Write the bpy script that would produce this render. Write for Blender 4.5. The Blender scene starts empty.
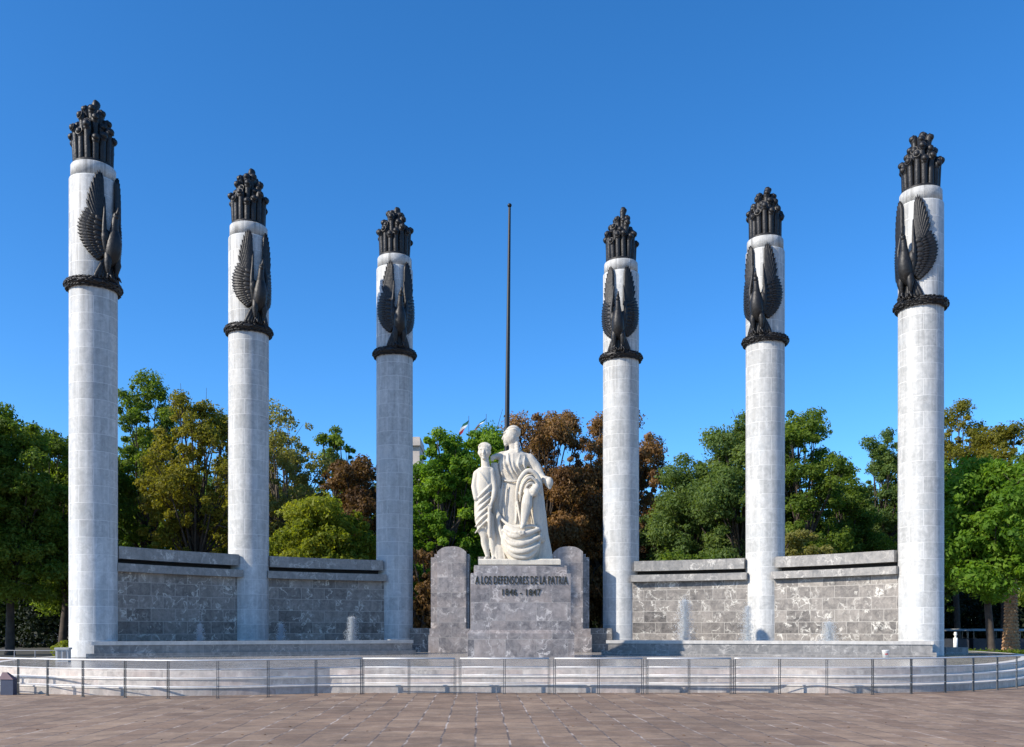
import bpy, bmesh, math, random
import numpy as np
from mathutils import Vector, Matrix
PI = math.pi
R = math.radians
S = bpy.context.scene
COL = S.collection

# ------------------------------------------------------------------ camera
EYE, F, HOR = 1.70, 947.0, 629.0
cd = bpy.data.cameras.new('camera'); cam = bpy.data.objects.new('camera', cd); COL.objects.link(cam)
cam.location = (0, 0, EYE); cam.rotation_euler = (R(90), 0, 0)
cd.sensor_width = 36.0; cd.lens = 36.0 * F / 1024.0
cd.shift_y = (HOR - 373.5) / 1024.0
cd.clip_start = 0.1; cd.clip_end = 6000
S.camera = cam
S.render.resolution_x = 1024; S.render.resolution_y = 747

# ------------------------------------------------------------------ light
SUN_EL, SUN_H = R(33.0), Vector((0.900, 0.436))       # direction the light travels, flat
world = bpy.data.worlds.new('World'); S.world = world; world.use_nodes = True
wn = world.node_tree.nodes; wl = world.node_tree.links
bg = wn['Background']
sky = wn.new('ShaderNodeTexSky'); sky.sky_type = 'NISHITA'; sky.sun_disc = False
sky.sun_elevation = SUN_EL
sky.sun_rotation = math.atan2(-SUN_H.x, -SUN_H.y)
sky.altitude = 2200; sky.air_density = 1.0; sky.dust_density = 1.5; sky.ozone_density = 5.0
hs = wn.new('ShaderNodeHueSaturation'); hs.inputs['Saturation'].default_value = 1.22
wl.new(sky.outputs[0], hs.inputs['Color'])
wl.new(hs.outputs[0], bg.inputs[0]); bg.inputs[1].default_value = 0.142
sd = bpy.data.lights.new('sun', 'SUN'); sun = bpy.data.objects.new('sun', sd); COL.objects.link(sun)
sd.energy = 3.7; sd.angle = R(0.5); sd.color = (1.0, 0.93, 0.82)
ld = Vector((SUN_H.x * math.cos(SUN_EL), SUN_H.y * math.cos(SUN_EL), -math.sin(SUN_EL)))
sun.rotation_euler = ld.to_track_quat('-Z', 'Y').to_euler()
S.view_settings.view_transform = 'Standard'; S.view_settings.look = 'None'
S.view_settings.exposure = 0.80; S.view_settings.gamma = 1.0

# ------------------------------------------------------------------ helpers
def PX(px, d):
    return (px - 512.0) / F * d
def PZ(py, d):
    return EYE + (HOR - py) / F * d
ZP = 0.64                                              # terrace height

class MB:
    """collects faces for ONE mesh object"""
    def __init__(s):
        s.v = []; s.f = []; s.uv = []; s.sm = []
    def face(s, pts, uv=None, smooth=False):
        n = len(s.v); s.v.extend([tuple(p) for p in pts])
        s.f.append(tuple(range(n, n + len(pts)))); s.uv.append(uv); s.sm.append(smooth)
    def grid(s, rows, close=False, smooth=True, caps=False, uvs=None):
        n0 = len(s.v); m = len(rows[0])
        for r in rows: s.v.extend([tuple(p) for p in r])
        for i in range(len(rows) - 1):
            for j in range(m if close else m - 1):
                k = (j + 1) % m
                s.f.append((n0 + i*m + j, n0 + i*m + k, n0 + (i+1)*m + k, n0 + (i+1)*m + j))
                if uvs: s.uv.append((uvs[i][j], uvs[i][j+1], uvs[i+1][j+1], uvs[i+1][j]))
                else: s.uv.append(None)
                s.sm.append(smooth)
        if caps:
            s.f.append(tuple(n0 + j for j in reversed(range(m)))); s.uv.append(None); s.sm.append(False)
            b = n0 + (len(rows)-1)*m
            s.f.append(tuple(b + j for j in range(m))); s.uv.append(None); s.sm.append(False)
    def box(s, x0, x1, y0, y1, z0, z1):
        a = [(x0,y0),(x1,y0),(x1,y1),(x0,y1)]
        s.prism(a, z0, z1)
    def prism(s, poly, z0, z1, poly_top=None, bottom=True):
        t = poly_top or poly; n = len(poly)
        for i in range(n):
            j = (i+1) % n
            s.face([(poly[i][0],poly[i][1],z0),(poly[j][0],poly[j][1],z0),(t[j][0],t[j][1],z1),(t[i][0],t[i][1],z1)])
        s.face([(p[0],p[1],z1) for p in t])
        if bottom: s.face([(p[0],p[1],z0) for p in reversed(poly)])
    def lathe(s, prof, n=32, c=(0,0), smooth=True):
        rows = [[(c[0]+r*math.cos(2*PI*k/n), c[1]+r*math.sin(2*PI*k/n), z) for k in range(n)] for r, z in prof]
        s.grid(rows, close=True, smooth=smooth, caps=True)
    def tube(s, pts, rad, n=10, round_ends=True, flat=1.0):
        pts = [Vector(p) for p in pts]
        if not isinstance(rad, (list, tuple)): rad = [rad]*len(pts)
        rad = list(rad)
        tang = []
        for i in range(len(pts)):
            a = pts[max(0,i-1)]; b = pts[min(len(pts)-1,i+1)]
            t = (b-a); tang.append(t.normalized() if t.length > 1e-9 else Vector((0,0,1)))
        ref = Vector((0,1,0)) if abs(tang[0].y) < .9 else Vector((1,0,0))
        u = (ref - tang[0]*ref.dot(tang[0])).normalized()
        C, T, RR, U = [], [], [], []
        for i, p in enumerate(pts):
            u = (u - tang[i]*u.dot(tang[i]))
            u = u.normalized() if u.length > 1e-6 else tang[i].orthogonal().normalized()
            if i == 0 and round_ends:
                for a in (80, 55, 28):
                    C.append(p - tang[i]*rad[i]*math.sin(R(a))); T.append(tang[i]); RR.append(rad[i]*math.cos(R(a))); U.append(u.copy())
            C.append(p); T.append(tang[i]); RR.append(rad[i]); U.append(u.copy())
            if i == len(pts)-1 and round_ends:
                for a in (28, 55, 80):
                    C.append(p + tang[i]*rad[i]*math.sin(R(a))); T.append(tang[i]); RR.append(rad[i]*math.cos(R(a))); U.append(u.copy())
        rows = []
        for c, t, r, uu in zip(C, T, RR, U):
            w = t.cross(uu)
            rows.append([c + uu*(r*flat*math.cos(2*PI*k/n)) + w*(r*math.sin(2*PI*k/n)) for k in range(n)])
        s.grid(rows, close=True, smooth=True, caps=True)
    def ell(s, c, r, rot=None, n=16, m=10):
        M = rot or Matrix.Identity(3); c = Vector(c); rows = []
        for i in range(m+1):
            a = -PI/2 + PI*i/m
            a = max(-PI/2+.05, min(PI/2-.05, a))
            rows.append([c + M @ Vector((r[0]*math.cos(a)*math.cos(2*PI*k/n), r[1]*math.cos(a)*math.sin(2*PI*k/n), r[2]*math.sin(a))) for k in range(n)])
        s.grid(rows, close=True, smooth=True, caps=True)
    def build(s, name, mat, parent=None, loc=None):
        me = bpy.data.meshes.new(name)
        me.from_pydata(s.v, [], s.f)
        uvl = me.uv_layers.new(name='UVMap')
        nl = len(me.loops); uv = np.zeros((nl, 2), dtype=np.float32); li = 0
        V = s.v
        for f, u in zip(s.f, s.uv):
            if u is not None:
                for q in u: uv[li] = q; li += 1
                continue
            a = Vector(V[f[0]]); nrm = Vector((0,0,0))
            for i in range(1, len(f)-1):
                nrm += (Vector(V[f[i]])-a).cross(Vector(V[f[i+1]])-a)
            nx, ny, nz = nrm
            if abs(nz) > .7*(nrm.length+1e-12):
                for i in f: uv[li] = V[i][:2]; li += 1
            else:
                h = math.hypot(nx, ny) or 1; tx, ty = -ny/h, nx/h
                for i in f: uv[li] = (V[i][0]*tx + V[i][1]*ty, V[i][2]); li += 1
        uvl.data.foreach_set('uv', uv.ravel())
        me.polygons.foreach_set('use_smooth', s.sm)
        if mat: me.materials.append(mat)
        me.update()
        o = bpy.data.objects.new(name, me); COL.objects.link(o)
        if parent: o.parent = parent
        if loc: o.location = loc
        return o

def thing(name, label, cat, loc=(0,0,0), rz=0.0, group=None):
    o = bpy.data.objects.new(name, None); COL.objects.link(o)
    o.location = loc; o.rotation_euler = (0,0,rz); o.empty_display_size = .3
    return tag(o, label, cat, group)
def tag(o, label, cat, group=None):
    o['label'] = label; o['category'] = cat
    if group: o['group'] = group
    return o
def structure(o):
    o['kind'] = 'structure'; return o
def copy_child(ch, parent):
    c = ch.copy(); COL.objects.link(c); c.parent = parent
    return c

def catmull(P, n=8, closed=False):
    P = [Vector((p[0], p[1])) for p in P]; out = []; N = len(P)
    rng = range(N if closed else N-1)
    for i in rng:
        p0 = P[(i-1) % N] if closed or i > 0 else P[0]*2-P[1]
        p1, p2 = P[i], P[(i+1) % N]
        p3 = P[(i+2) % N] if closed or i+2 < N else P[N-1]*2-P[N-2]
        for k in range(n):
            t = k/n
            out.append(0.5*((2*p1)+(p2-p0)*t+(2*p0-5*p1+4*p2-p3)*t*t+(3*p1-p0-3*p2+p3)*t**3))
    if not closed: out.append(P[-1])
    return out

# ------------------------------------------------------------------ materials
def mat(name):
    m = bpy.data.materials.new(name); m.use_nodes = True
    nt = m.node_tree; b = nt.nodes['Principled BSDF']
    return m, nt, nt.nodes, nt.links, b
def node(nt, t, **kw):
    n = nt.nodes.new(t)
    for k, v in kw.items():
        if hasattr(n, k): setattr(n, k, v)
        else: n.inputs[k].default_value = v
    return n
def c4(c): return (c[0], c[1], c[2], 1)
def mixc(nt, a, b, fac, mode='MIX'):
    n = nt.nodes.new('ShaderNodeMix'); n.data_type = 'RGBA'; n.blend_type = mode
    for sock, val in ((n.inputs[0], fac), (n.inputs[6], a), (n.inputs[7], b)):
        if isinstance(val, bpy.types.NodeSocket): nt.links.new(val, sock)
        elif isinstance(val, (int, float)): sock.default_value = val
        else: sock.default_value = c4(val)
    return n.outputs[2]
def ramp(nt, src, stops):
    n = nt.nodes.new('ShaderNodeValToRGB'); e = n.color_ramp.elements
    while len(e) < len(stops): e.new(.5)
    for i, (p, c) in enumerate(stops):
        e[i].position = p; e[i].color = c4(c) if isinstance(c, tuple) else (c,c,c,1)
    nt.links.new(src, n.inputs[0]); return n.outputs[0]
def mth(nt, op, a, b=None):
    n = nt.nodes.new('ShaderNodeMath'); n.operation = op
    for i, val in enumerate((a, b)):
        if val is None: continue
        if isinstance(val, bpy.types.NodeSocket): nt.links.new(val, n.inputs[i])
        else: n.inputs[i].default_value = val
    return n.outputs[0]

def plain(name, c, rough=.6, metal=0.0, vary=.15, scale=6.0, bump=0.0):
    m, nt, N, L, b = mat(name)
    tc = N.new('ShaderNodeTexCoord')
    nz = node(nt, 'ShaderNodeTexNoise', Scale=scale, Detail=6.0)
    L.new(tc.outputs['Object'], nz.inputs['Vector'])
    col = ramp(nt, nz.outputs[0], [(.3, tuple(x*(1-vary) for x in c)), (.7, tuple(min(1, x*(1+vary)) for x in c))])
    L.new(col, b.inputs['Base Color'])
    b.inputs['Roughness'].default_value = rough; b.inputs['Metallic'].default_value = metal
    if bump:
        bp = node(nt, 'ShaderNodeBump', Strength=bump, Distance=.03)
        L.new(nz.outputs[0], bp.inputs['Height']); L.new(bp.outputs[0], b.inputs['Normal'])
    return m

def marble(name, dark, light, vein, bw, bh, mode='UV', rough=.5, mortar=(.5,.5,.5), msize=.006, veinamt=.6, bias=0.0, blotch=.35, tint=None, bump=.35, streak=.55):
    """coursed marble blocks: each block shifts the veining and has its own tone"""
    m, nt, N, L, b = mat(name)
    tc = N.new('ShaderNodeTexCoord'); ob = tc.outputs['Object']
    if mode == 'cyl':
        sx = N.new('ShaderNodeSeparateXYZ'); L.new(ob, sx.inputs[0])
        ang = mth(nt, 'ARCTAN2', sx.outputs[0], mth(nt, 'MULTIPLY', sx.outputs[1], -1.0))
        cx = N.new('ShaderNodeCombineXYZ'); L.new(mth(nt, 'MULTIPLY', ang, .84), cx.inputs[0]); L.new(sx.outputs[2], cx.inputs[1])
        vec = cx.outputs[0]
        oi = N.new('ShaderNodeObjectInfo')
        shift = N.new('ShaderNodeVectorMath'); shift.operation = 'ADD'
        sc = N.new('ShaderNodeCombineXYZ'); L.new(mth(nt, 'MULTIPLY', oi.outputs['Random'], 40.0), sc.inputs[2])
        L.new(ob, shift.inputs[0]); L.new(sc.outputs[0], shift.inputs[1]); ob = shift.outputs[0]
    else:
        vec = tc.outputs['UV']
    def brick(c1, c2, mo):
        k = N.new('ShaderNodeTexBrick'); k.offset = .5; k.squash = 1.0
        k.inputs['Color1'].default_value = c4(c1); k.inputs['Color2'].default_value = c4(c2); k.inputs['Mortar'].default_value = c4(mo)
        k.inputs['Scale'].default_value = 1.0; k.inputs['Mortar Size'].default_value = msize; k.inputs['Mortar Smooth'].default_value = .2
        k.inputs['Bias'].default_value = bias; k.inputs['Brick Width'].default_value = bw; k.inputs['Row Height'].default_value = bh
        L.new(vec, k.inputs['Vector']); return k
    k1 = brick((0,0,0), (1,1,1), (.5,.5,.5))
    rnd = k1.outputs['Color']
    # veins, offset block by block
    vm = N.new('ShaderNodeVectorMath'); vm.operation = 'MULTIPLY_ADD'
    L.new(rnd, vm.inputs[0]); vm.inputs[1].default_value = (31, 17, 23); L.new(ob, vm.inputs[2])
    n1 = node(nt, 'ShaderNodeTexNoise', Scale=1.9, Detail=9.0, Roughness=.6, Distortion=.35); L.new(vm.outputs[0], n1.inputs['Vector'])
    rid = mth(nt, 'ABSOLUTE', mth(nt, 'SUBTRACT', n1.outputs[0], .5))
    vn = ramp(nt, rid, [(.0, 1.0), (.012, .5), (.035, 0.0)])
    nm = node(nt, 'ShaderNodeTexNoise', Scale=1.7, Detail=3.0); L.new(vm.outputs[0], nm.inputs['Vector'])
    vn = mth(nt, 'MULTIPLY', vn, ramp(nt, nm.outputs[0], [(.46, 0.0), (.62, 1.0)]))
    n2 = node(nt, 'ShaderNodeTexNoise', Scale=4.2, Detail=12.0, Roughness=.72, Distortion=.8); L.new(vm.outputs[0], n2.inputs['Vector'])
    blot = ramp(nt, n2.outputs[0], [(.34, 0.0), (.66, 1.0)])
    tone = mth(nt, 'ADD', mth(nt, 'MULTIPLY', rnd, 1-blotch), mth(nt, 'MULTIPLY', blot, blotch))
    col = mixc(nt, dark, light, tone)
    col = mixc(nt, col, vein, mth(nt, 'MULTIPLY', vn, veinamt))
    if tint:
        n3 = node(nt, 'ShaderNodeTexNoise', Scale=.9, Detail=3.0); L.new(vm.outputs[0], n3.inputs['Vector'])
        col = mixc(nt, col, tint, ramp(nt, n3.outputs[0], [(.45, 0.0), (.75, .45)]))
    # weather streaks running down
    mp = node(nt, 'ShaderNodeMapping'); mp.inputs['Scale'].default_value = (3.0, 3.0, .25); L.new(ob, mp.inputs['Vector'])
    n4 = node(nt, 'ShaderNodeTexNoise', Scale=1.4, Detail=8.0, Roughness=.65); L.new(mp.outputs[0], n4.inputs['Vector'])
    st = ramp(nt, n4.outputs[0], [(.38, .72), (.62, 1.06)])
    col = mixc(nt, col, st, streak, 'MULTIPLY')
    if mode == 'cyl':                                    # run-off stains below the bronze ring and at the foot
        mr = N.new('ShaderNodeMapRange'); mr.inputs['From Min'].default_value = 11.3; mr.inputs['From Max'].default_value = 13.6; L.new(sx.outputs[2], mr.inputs['Value'])
        m5 = node(nt, 'ShaderNodeMapping'); m5.inputs['Scale'].default_value = (3.2, 3.2, .16); L.new(ob, m5.inputs['Vector'])
        n5 = node(nt, 'ShaderNodeTexNoise', Scale=1.6, Detail=5.0, Roughness=.6); L.new(m5.outputs[0], n5.inputs['Vector'])
        stn = mth(nt, 'MULTIPLY', ramp(nt, n5.outputs[0], [(.50, 0.0), (.66, 1.0)]), mr.outputs[0])
        col = mixc(nt, col, (.13,.125,.115), mth(nt, 'MULTIPLY', stn, .6))
        n6 = node(nt, 'ShaderNodeTexNoise', Scale=.55, Detail=6.0, Roughness=.7); L.new(ob, n6.inputs['Vector'])
        col = mixc(nt, col, (.42,.44,.45), ramp(nt, n6.outputs[0], [(.52, 0.0), (.68, .55)]))
    col = mixc(nt, col, mortar, mth(nt, 'MULTIPLY', k1.outputs['Fac'], .8))
    L.new(col, b.inputs['Base Color'])
    rr = mth(nt, 'ADD', mth(nt, 'MULTIPLY', blot, .2), rough-.1); L.new(rr, b.inputs['Roughness'])
    bp = node(nt, 'ShaderNodeBump', Strength=bump, Distance=.012)
    hh = mth(nt, 'SUBTRACT', mth(nt, 'MULTIPLY', n2.outputs[0], .4), k1.outputs['Fac'])
    L.new(hh, bp.inputs['Height']); L.new(bp.outputs[0], b.inputs['Normal'])
    return m

M_COLUMN = marble('column_marble', (.34,.34,.325), (.65,.635,.60), (.72,.71,.68), 2*PI*.84/5, .63, 'cyl', rough=.6, mortar=(.66,.65,.62), msize=.011, veinamt=.5, blotch=.66, streak=.75)
M_WALL = marble('wall_marble', (0.050,0.044,0.042), (0.392,0.350,0.304), (0.762,0.721,0.636), 1.05, .50, rough=.5, mortar=(0.424,0.392,0.347), msize=.012, veinamt=1.0, blotch=.55)
M_COPING = marble('coping_marble', (0.171,0.165,0.158), (0.428,0.395,0.351), (0.706,0.660,0.585), 1.7, 5.0, rough=.45, mortar=(0.321,0.300,0.270), veinamt=.8, blotch=.6)
M_RECESS = plain('recess_painted_shade', (.03,.03,.03), .9)  # near-black colour carries the shade of the gap under the coping
M_POOL = marble('basin_marble', (0.118,0.115,0.113), (0.353,0.330,0.306), (0.696,0.650,0.585), 1.3, .7, rough=.4, mortar=(0.428,0.400,0.360), veinamt=.55, blotch=.6)
M_RIM = marble('rim_marble', (0.449,0.430,0.405), (0.642,0.600,0.540), (0.802,0.750,0.675), 1.3, 5.0, rough=.4, mortar=(0.535,0.500,0.450), veinamt=.4, blotch=.6)
M_PED = marble('pedestal_marble', (0.091,0.082,0.084), (0.412,0.367,0.343), (0.706,0.643,0.591), 1.15, .68, rough=.42, mortar=(0.385,0.357,0.324), veinamt=1.0, blotch=.7, tint=(0.535,0.428,0.363))
M_STEP = marble('shaded_step_marble', (0.22,0.195,0.18), (0.60,0.54,0.48), (0.792,0.740,0.657), 1.6, .21, rough=.5, mortar=(0.535,0.490,0.432), veinamt=.35, blotch=.6, tint=(0.663,0.500,0.423))  # risers darker than the treads, their shade put into the colour
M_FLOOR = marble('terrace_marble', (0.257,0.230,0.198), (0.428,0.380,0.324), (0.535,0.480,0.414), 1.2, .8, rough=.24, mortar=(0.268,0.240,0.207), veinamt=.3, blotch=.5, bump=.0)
M_TREAD = marble('sunlit_tread_marble', (0.642,0.590,0.522), (0.792,0.730,0.648), (0.856,0.800,0.711), 1.6, .5, rough=.5, mortar=(0.535,0.490,0.432), veinamt=.3, blotch=.5, bump=.1)  # paler than the risers, sunlight on the treads put into the colour
def statue_material():
    m, nt, N, L, b = mat('statue_marble')
    tc = N.new('ShaderNodeTexCoord')
    mp = node(nt, 'ShaderNodeMapping'); mp.inputs['Scale'].default_value = (2.2,2.2,.45); L.new(tc.outputs['Object'], mp.inputs['Vector'])
    n1 = node(nt, 'ShaderNodeTexNoise', Scale=2.0, Detail=9.0, Roughness=.68); L.new(mp.outputs[0], n1.inputs['Vector'])
    n2 = node(nt, 'ShaderNodeTexNoise', Scale=22.0, Detail=6.0, Roughness=.7); L.new(tc.outputs['Object'], n2.inputs['Vector'])
    col = mixc(nt, (.63,.565,.46), (.36,.335,.295), ramp(nt, n1.outputs[0], [(.46,0.0),(.72,.85)]))
    col = mixc(nt, col, ramp(nt, n2.outputs[0], [(.3,.82),(.7,1.08)]), .8, 'MULTIPLY')
    L.new(col, b.inputs['Base Color']); b.inputs['Roughness'].default_value = .7
    bp = node(nt, 'ShaderNodeBump', Strength=.35, Distance=.02); L.new(n2.outputs[0], bp.inputs['Height']); L.new(bp.outputs[0], b.inputs['Normal'])
    return m
M_STATUE = statue_material()
M_BRONZE = plain('dark_bronze', (.016,.0145,.0135), .5, .25, .45, 9.0, .5)
M_LETTER = plain('letter_bronze', (.045,.038,.02), .5, .4, .3)
M_STEEL = plain('rail_steel', (.60,.60,.60), .5, .35, .08)
M_POST = plain('post_steel', (.10,.10,.10), .45, .5, .2)
M_GREY = plain('grey_paint', (.25,.25,.26), .6)
M_POLE = plain('pole_paint', (.012,.014,.016), .5, .3, .2)
M_BARK = plain('bark', (.06,.045,.033), .9, 0, .4, 3.0, .8)
M_PALEBARK = plain('pale_bark', (.13,.105,.08), .9, 0, .4, 3.0, .8)
M_SOIL = plain('park_soil', (.05,.045,.03), .95, 0, .5, .5, .5)
M_WHITE = plain('white_paint', (.75,.75,.72), .5)
M_CREAM = plain('castle_stone', (.50,.43,.36), .8, 0, .2, .4)

def plaza_material():
    m, nt, N, L, b = mat('plaza_pavers')
    tc = N.new('ShaderNodeTexCoord')
    nd = node(nt, 'ShaderNodeTexNoise', Scale=.9, Detail=2.0); L.new(tc.outputs['Object'], nd.inputs['Vector'])
    wob = N.new('ShaderNodeVectorMath'); wob.operation = 'MULTIPLY_ADD'
    L.new(nd.outputs['Color'], wob.inputs[0]); wob.inputs[1].default_value = (.10,.10,0); L.new(tc.outputs['Object'], wob.inputs[2])
    mp = node(nt, 'ShaderNodeMapping'); mp.inputs['Rotation'].default_value = (0,0,R(88)); L.new(wob.outputs[0], mp.inputs['Vector'])
    def brick(c1, c2, mo, ms):
        k = N.new('ShaderNodeTexBrick'); k.offset = .42; k.offset_frequency = 2; k.squash = .8; k.squash_frequency = 3
        k.inputs['Color1'].default_value = c4(c1); k.inputs['Color2'].default_value = c4(c2); k.inputs['Mortar'].default_value = c4(mo)
        k.inputs['Scale'].default_value = 1; k.inputs['Mortar Size'].default_value = ms; k.inputs['Mortar Smooth'].default_value = .1
        k.inputs['Brick Width'].default_value = .86; k.inputs['Row Height'].default_value = .52
        L.new(mp.outputs[0], k.inputs['Vector']); return k
    k = brick((0,0,0), (1,1,1), (.5,.5,.5), .016)
    n1 = node(nt, 'ShaderNodeTexNoise', Scale=2.2, Detail=9.0, Roughness=.65); L.new(tc.outputs['Object'], n1.inputs['Vector'])
    n2 = node(nt, 'ShaderNodeTexNoise', Scale=.22, Detail=5.0); L.new(tc.outputs['Object'], n2.inputs['Vector'])
    n5 = node(nt, 'ShaderNodeTexNoise', Scale=14.0, Detail=5.0, Roughness=.7); L.new(tc.outputs['Object'], n5.inputs['Vector'])
    col = mixc(nt, (.205,.130,.080), (.292,.198,.126), k.outputs['Color'])
    col = mixc(nt, col, ramp(nt, n1.outputs[0], [(.3,.62),(.7,1.3)]), .8, 'MULTIPLY')
    col = mixc(nt, col, ramp(nt, n2.outputs[0], [(.35,.8),(.65,1.18)]), 1.0, 'MULTIPLY')
    col = mixc(nt, col, ramp(nt, n5.outputs[0], [(.3,.75),(.7,1.2)]), .7, 'MULTIPLY')
    n3 = node(nt, 'ShaderNodeTexNoise', Scale=1.1, Detail=4.0, Roughness=.7); L.new(tc.outputs['Object'], n3.inputs['Vector'])
    keep = ramp(nt, n3.outputs[0], [(.47,.04),(.63,.9)])
    col = mixc(nt, col, mixc(nt, (.085,.06,.048), (.52,.43,.36), keep), mth(nt, 'MULTIPLY', k.outputs['Fac'], .9))
    L.new(col, b.inputs['Base Color']); b.inputs['Roughness'].default_value = .8
    bp = node(nt, 'ShaderNodeBump', Strength=.6, Distance=.02)
    L.new(mth(nt, 'SUBTRACT', n1.outputs[0], mth(nt, 'MULTIPLY', k.outputs['Fac'], .6)), bp.inputs['Height']); L.new(bp.outputs[0], b.inputs['Normal'])
    return m
M_PLAZA = plaza_material()

def leaf_material(name, lo, mid, hi, trans=.48):
    m, nt, N, L, b = mat(name)
    N.remove(b)
    at = N.new('ShaderNodeAttribute'); at.attribute_name = 'tint'
    col = ramp(nt, at.outputs['Fac'], [(0.0, lo), (.5, mid), (1.0, hi)])
    d = N.new('ShaderNodeBsdfPrincipled'); d.inputs['Roughness'].default_value = .6; d.inputs['Specular IOR Level'].default_value = .2
    t = N.new('ShaderNodeBsdfTranslucent')
    L.new(col, d.inputs['Base Color'])
    tcol = mixc(nt, col, (1.9, 1.85, .8), 1.0, 'MULTIPLY'); L.new(tcol, t.inputs['Color'])
    mx = N.new('ShaderNodeMixShader'); mx.inputs[0].default_value = trans
    L.new(d.outputs[0], mx.inputs[1]); L.new(t.outputs[0], mx.inputs[2])
    L.new(mx.outputs[0], N['Material Output'].inputs['Surface'])
    return m
LEAF = {
 'green':  leaf_material('leaf_green',  (0.066,0.111,0.016), (0.112,0.169,0.023), (0.172,0.227,0.034)),
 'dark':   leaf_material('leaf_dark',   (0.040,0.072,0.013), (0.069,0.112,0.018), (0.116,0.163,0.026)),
 'bright': leaf_material('leaf_bright', (0.073,0.150,0.016), (0.121,0.221,0.021), (0.185,0.280,0.031)),
 'olive':  leaf_material('leaf_olive',  (0.119,0.120,0.018), (0.172,0.164,0.023), (0.235,0.208,0.034)),
 'pale':   leaf_material('leaf_pale',   (0.158,0.156,0.044), (0.211,0.202,0.057), (0.264,0.247,0.078)),
 'blue':   leaf_material('leaf_bluish', (0.073,0.120,0.034), (0.112,0.169,0.047), (0.165,0.221,0.065)),
 'brown':  leaf_material('leaf_brown',  (0.112,0.057,0.023), (0.198,0.109,0.042), (0.284,0.166,0.068), .3),
 'rust':   leaf_material('leaf_rust',   (0.073,0.039,0.018), (0.132,0.075,0.029), (0.198,0.112,0.039), .3),
 'yellow': leaf_material('leaf_yellow', (0.106,0.133,0.013), (0.165,0.195,0.018), (0.231,0.240,0.029)),
 'shade':  leaf_material('leaf_shade',  (.010,.017,.006), (.016,.026,.008), (.028,.042,.012), .2),  # leaf colour darkened to hold the deep shade of the wood
 'hedge':  leaf_material('leaf_hedge',  (0.079,0.143,0.013), (0.132,0.195,0.018), (0.185,0.234,0.026)),
}

# ------------------------------------------------------------------ ground
g = MB(); g.face([(-3000,-800,0),(3000,-800,0),(3000,4000,0),(-3000,4000,0)])
structure(g.build('plaza', M_PLAZA))
g = MB(); g.face([(-2500,56,.004),(2500,56,.004),(2500,3500,.004),(-2500,3500,.004)])
structure(g.build('park_ground', M_SOIL))

CX, CY, RC = 0.8, 25.8, 19.0                            # centre of the colonnade's half circle
left_edge = catmull([(-18.2,52),(-18.4,40),(-18.3,34),(-17.2,29.6),(-15.7,27.0),(-13.8,25.55),(-11.3,24.45),(-9.2,24.05),(-6.95,24.3),(-4.83,25.15)], 8)
right_edge = catmull([(7.1,25.3),(8.9,25.0),(11.3,25.55),(13.6,26.9),(15.5,28.7),(18.0,31.9),(20.5,36),(22.5,41),(23.5,52)], 8)
outline = left_edge + right_edge                        # lowest step, counter-clockwise seen from above
def inset(poly, d):
    out = []; n = len(poly)
    for i, p in enumerate(poly):
        a, b = poly[(i-1) % n], poly[(i+1) % n]
        t1 = (p-a).normalized(); t2 = (b-p).normalized()
        nn = Vector((-t1.y-t2.y, t1.x+t2.x)); nn.normalize()
        k = 1.0/max(.5, nn.dot(Vector((-t1.y, t1.x))))
        out.append(p + nn*d*k)
    return out
lv = [outline, inset(outline, .34), inset(outline, .68)]
for poly, z0, z1, nm, m in ((lv[0], 0, .22, 'terrace_step', M_STEP), (lv[1], .22, .43, 'terrace_step', M_STEP), (lv[2], .43, ZP, 'terrace_floor', M_FLOOR)):
    b = MB(); n = len(poly); u = 0
    for i in range(n):
        j = (i+1) % n; L2 = (poly[j]-poly[i]).length
        b.face([(*poly[i],z0),(*poly[j],z0),(*poly[j],z1),(*poly[i],z1)], [(u,z0+.04),(u+L2,z0+.04),(u+L2,z1+.04),(u,z1+.04)]); u += L2
    if nm == 'terrace_step':
        structure(b.build(nm, m))
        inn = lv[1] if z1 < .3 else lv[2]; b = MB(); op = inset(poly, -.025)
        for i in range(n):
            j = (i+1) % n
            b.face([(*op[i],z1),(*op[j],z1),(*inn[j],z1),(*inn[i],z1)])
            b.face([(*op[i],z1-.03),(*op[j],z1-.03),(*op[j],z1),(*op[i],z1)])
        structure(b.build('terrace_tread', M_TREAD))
    else:
        r = b.build('terrace_riser', M_STEP); structure(r)
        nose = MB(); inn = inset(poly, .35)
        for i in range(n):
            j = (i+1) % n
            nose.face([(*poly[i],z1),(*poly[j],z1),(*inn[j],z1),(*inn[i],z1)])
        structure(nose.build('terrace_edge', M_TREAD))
        t = MB(); t.face([(*p, z1) for p in inn])
        structure(t.build(nm, m))

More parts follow.
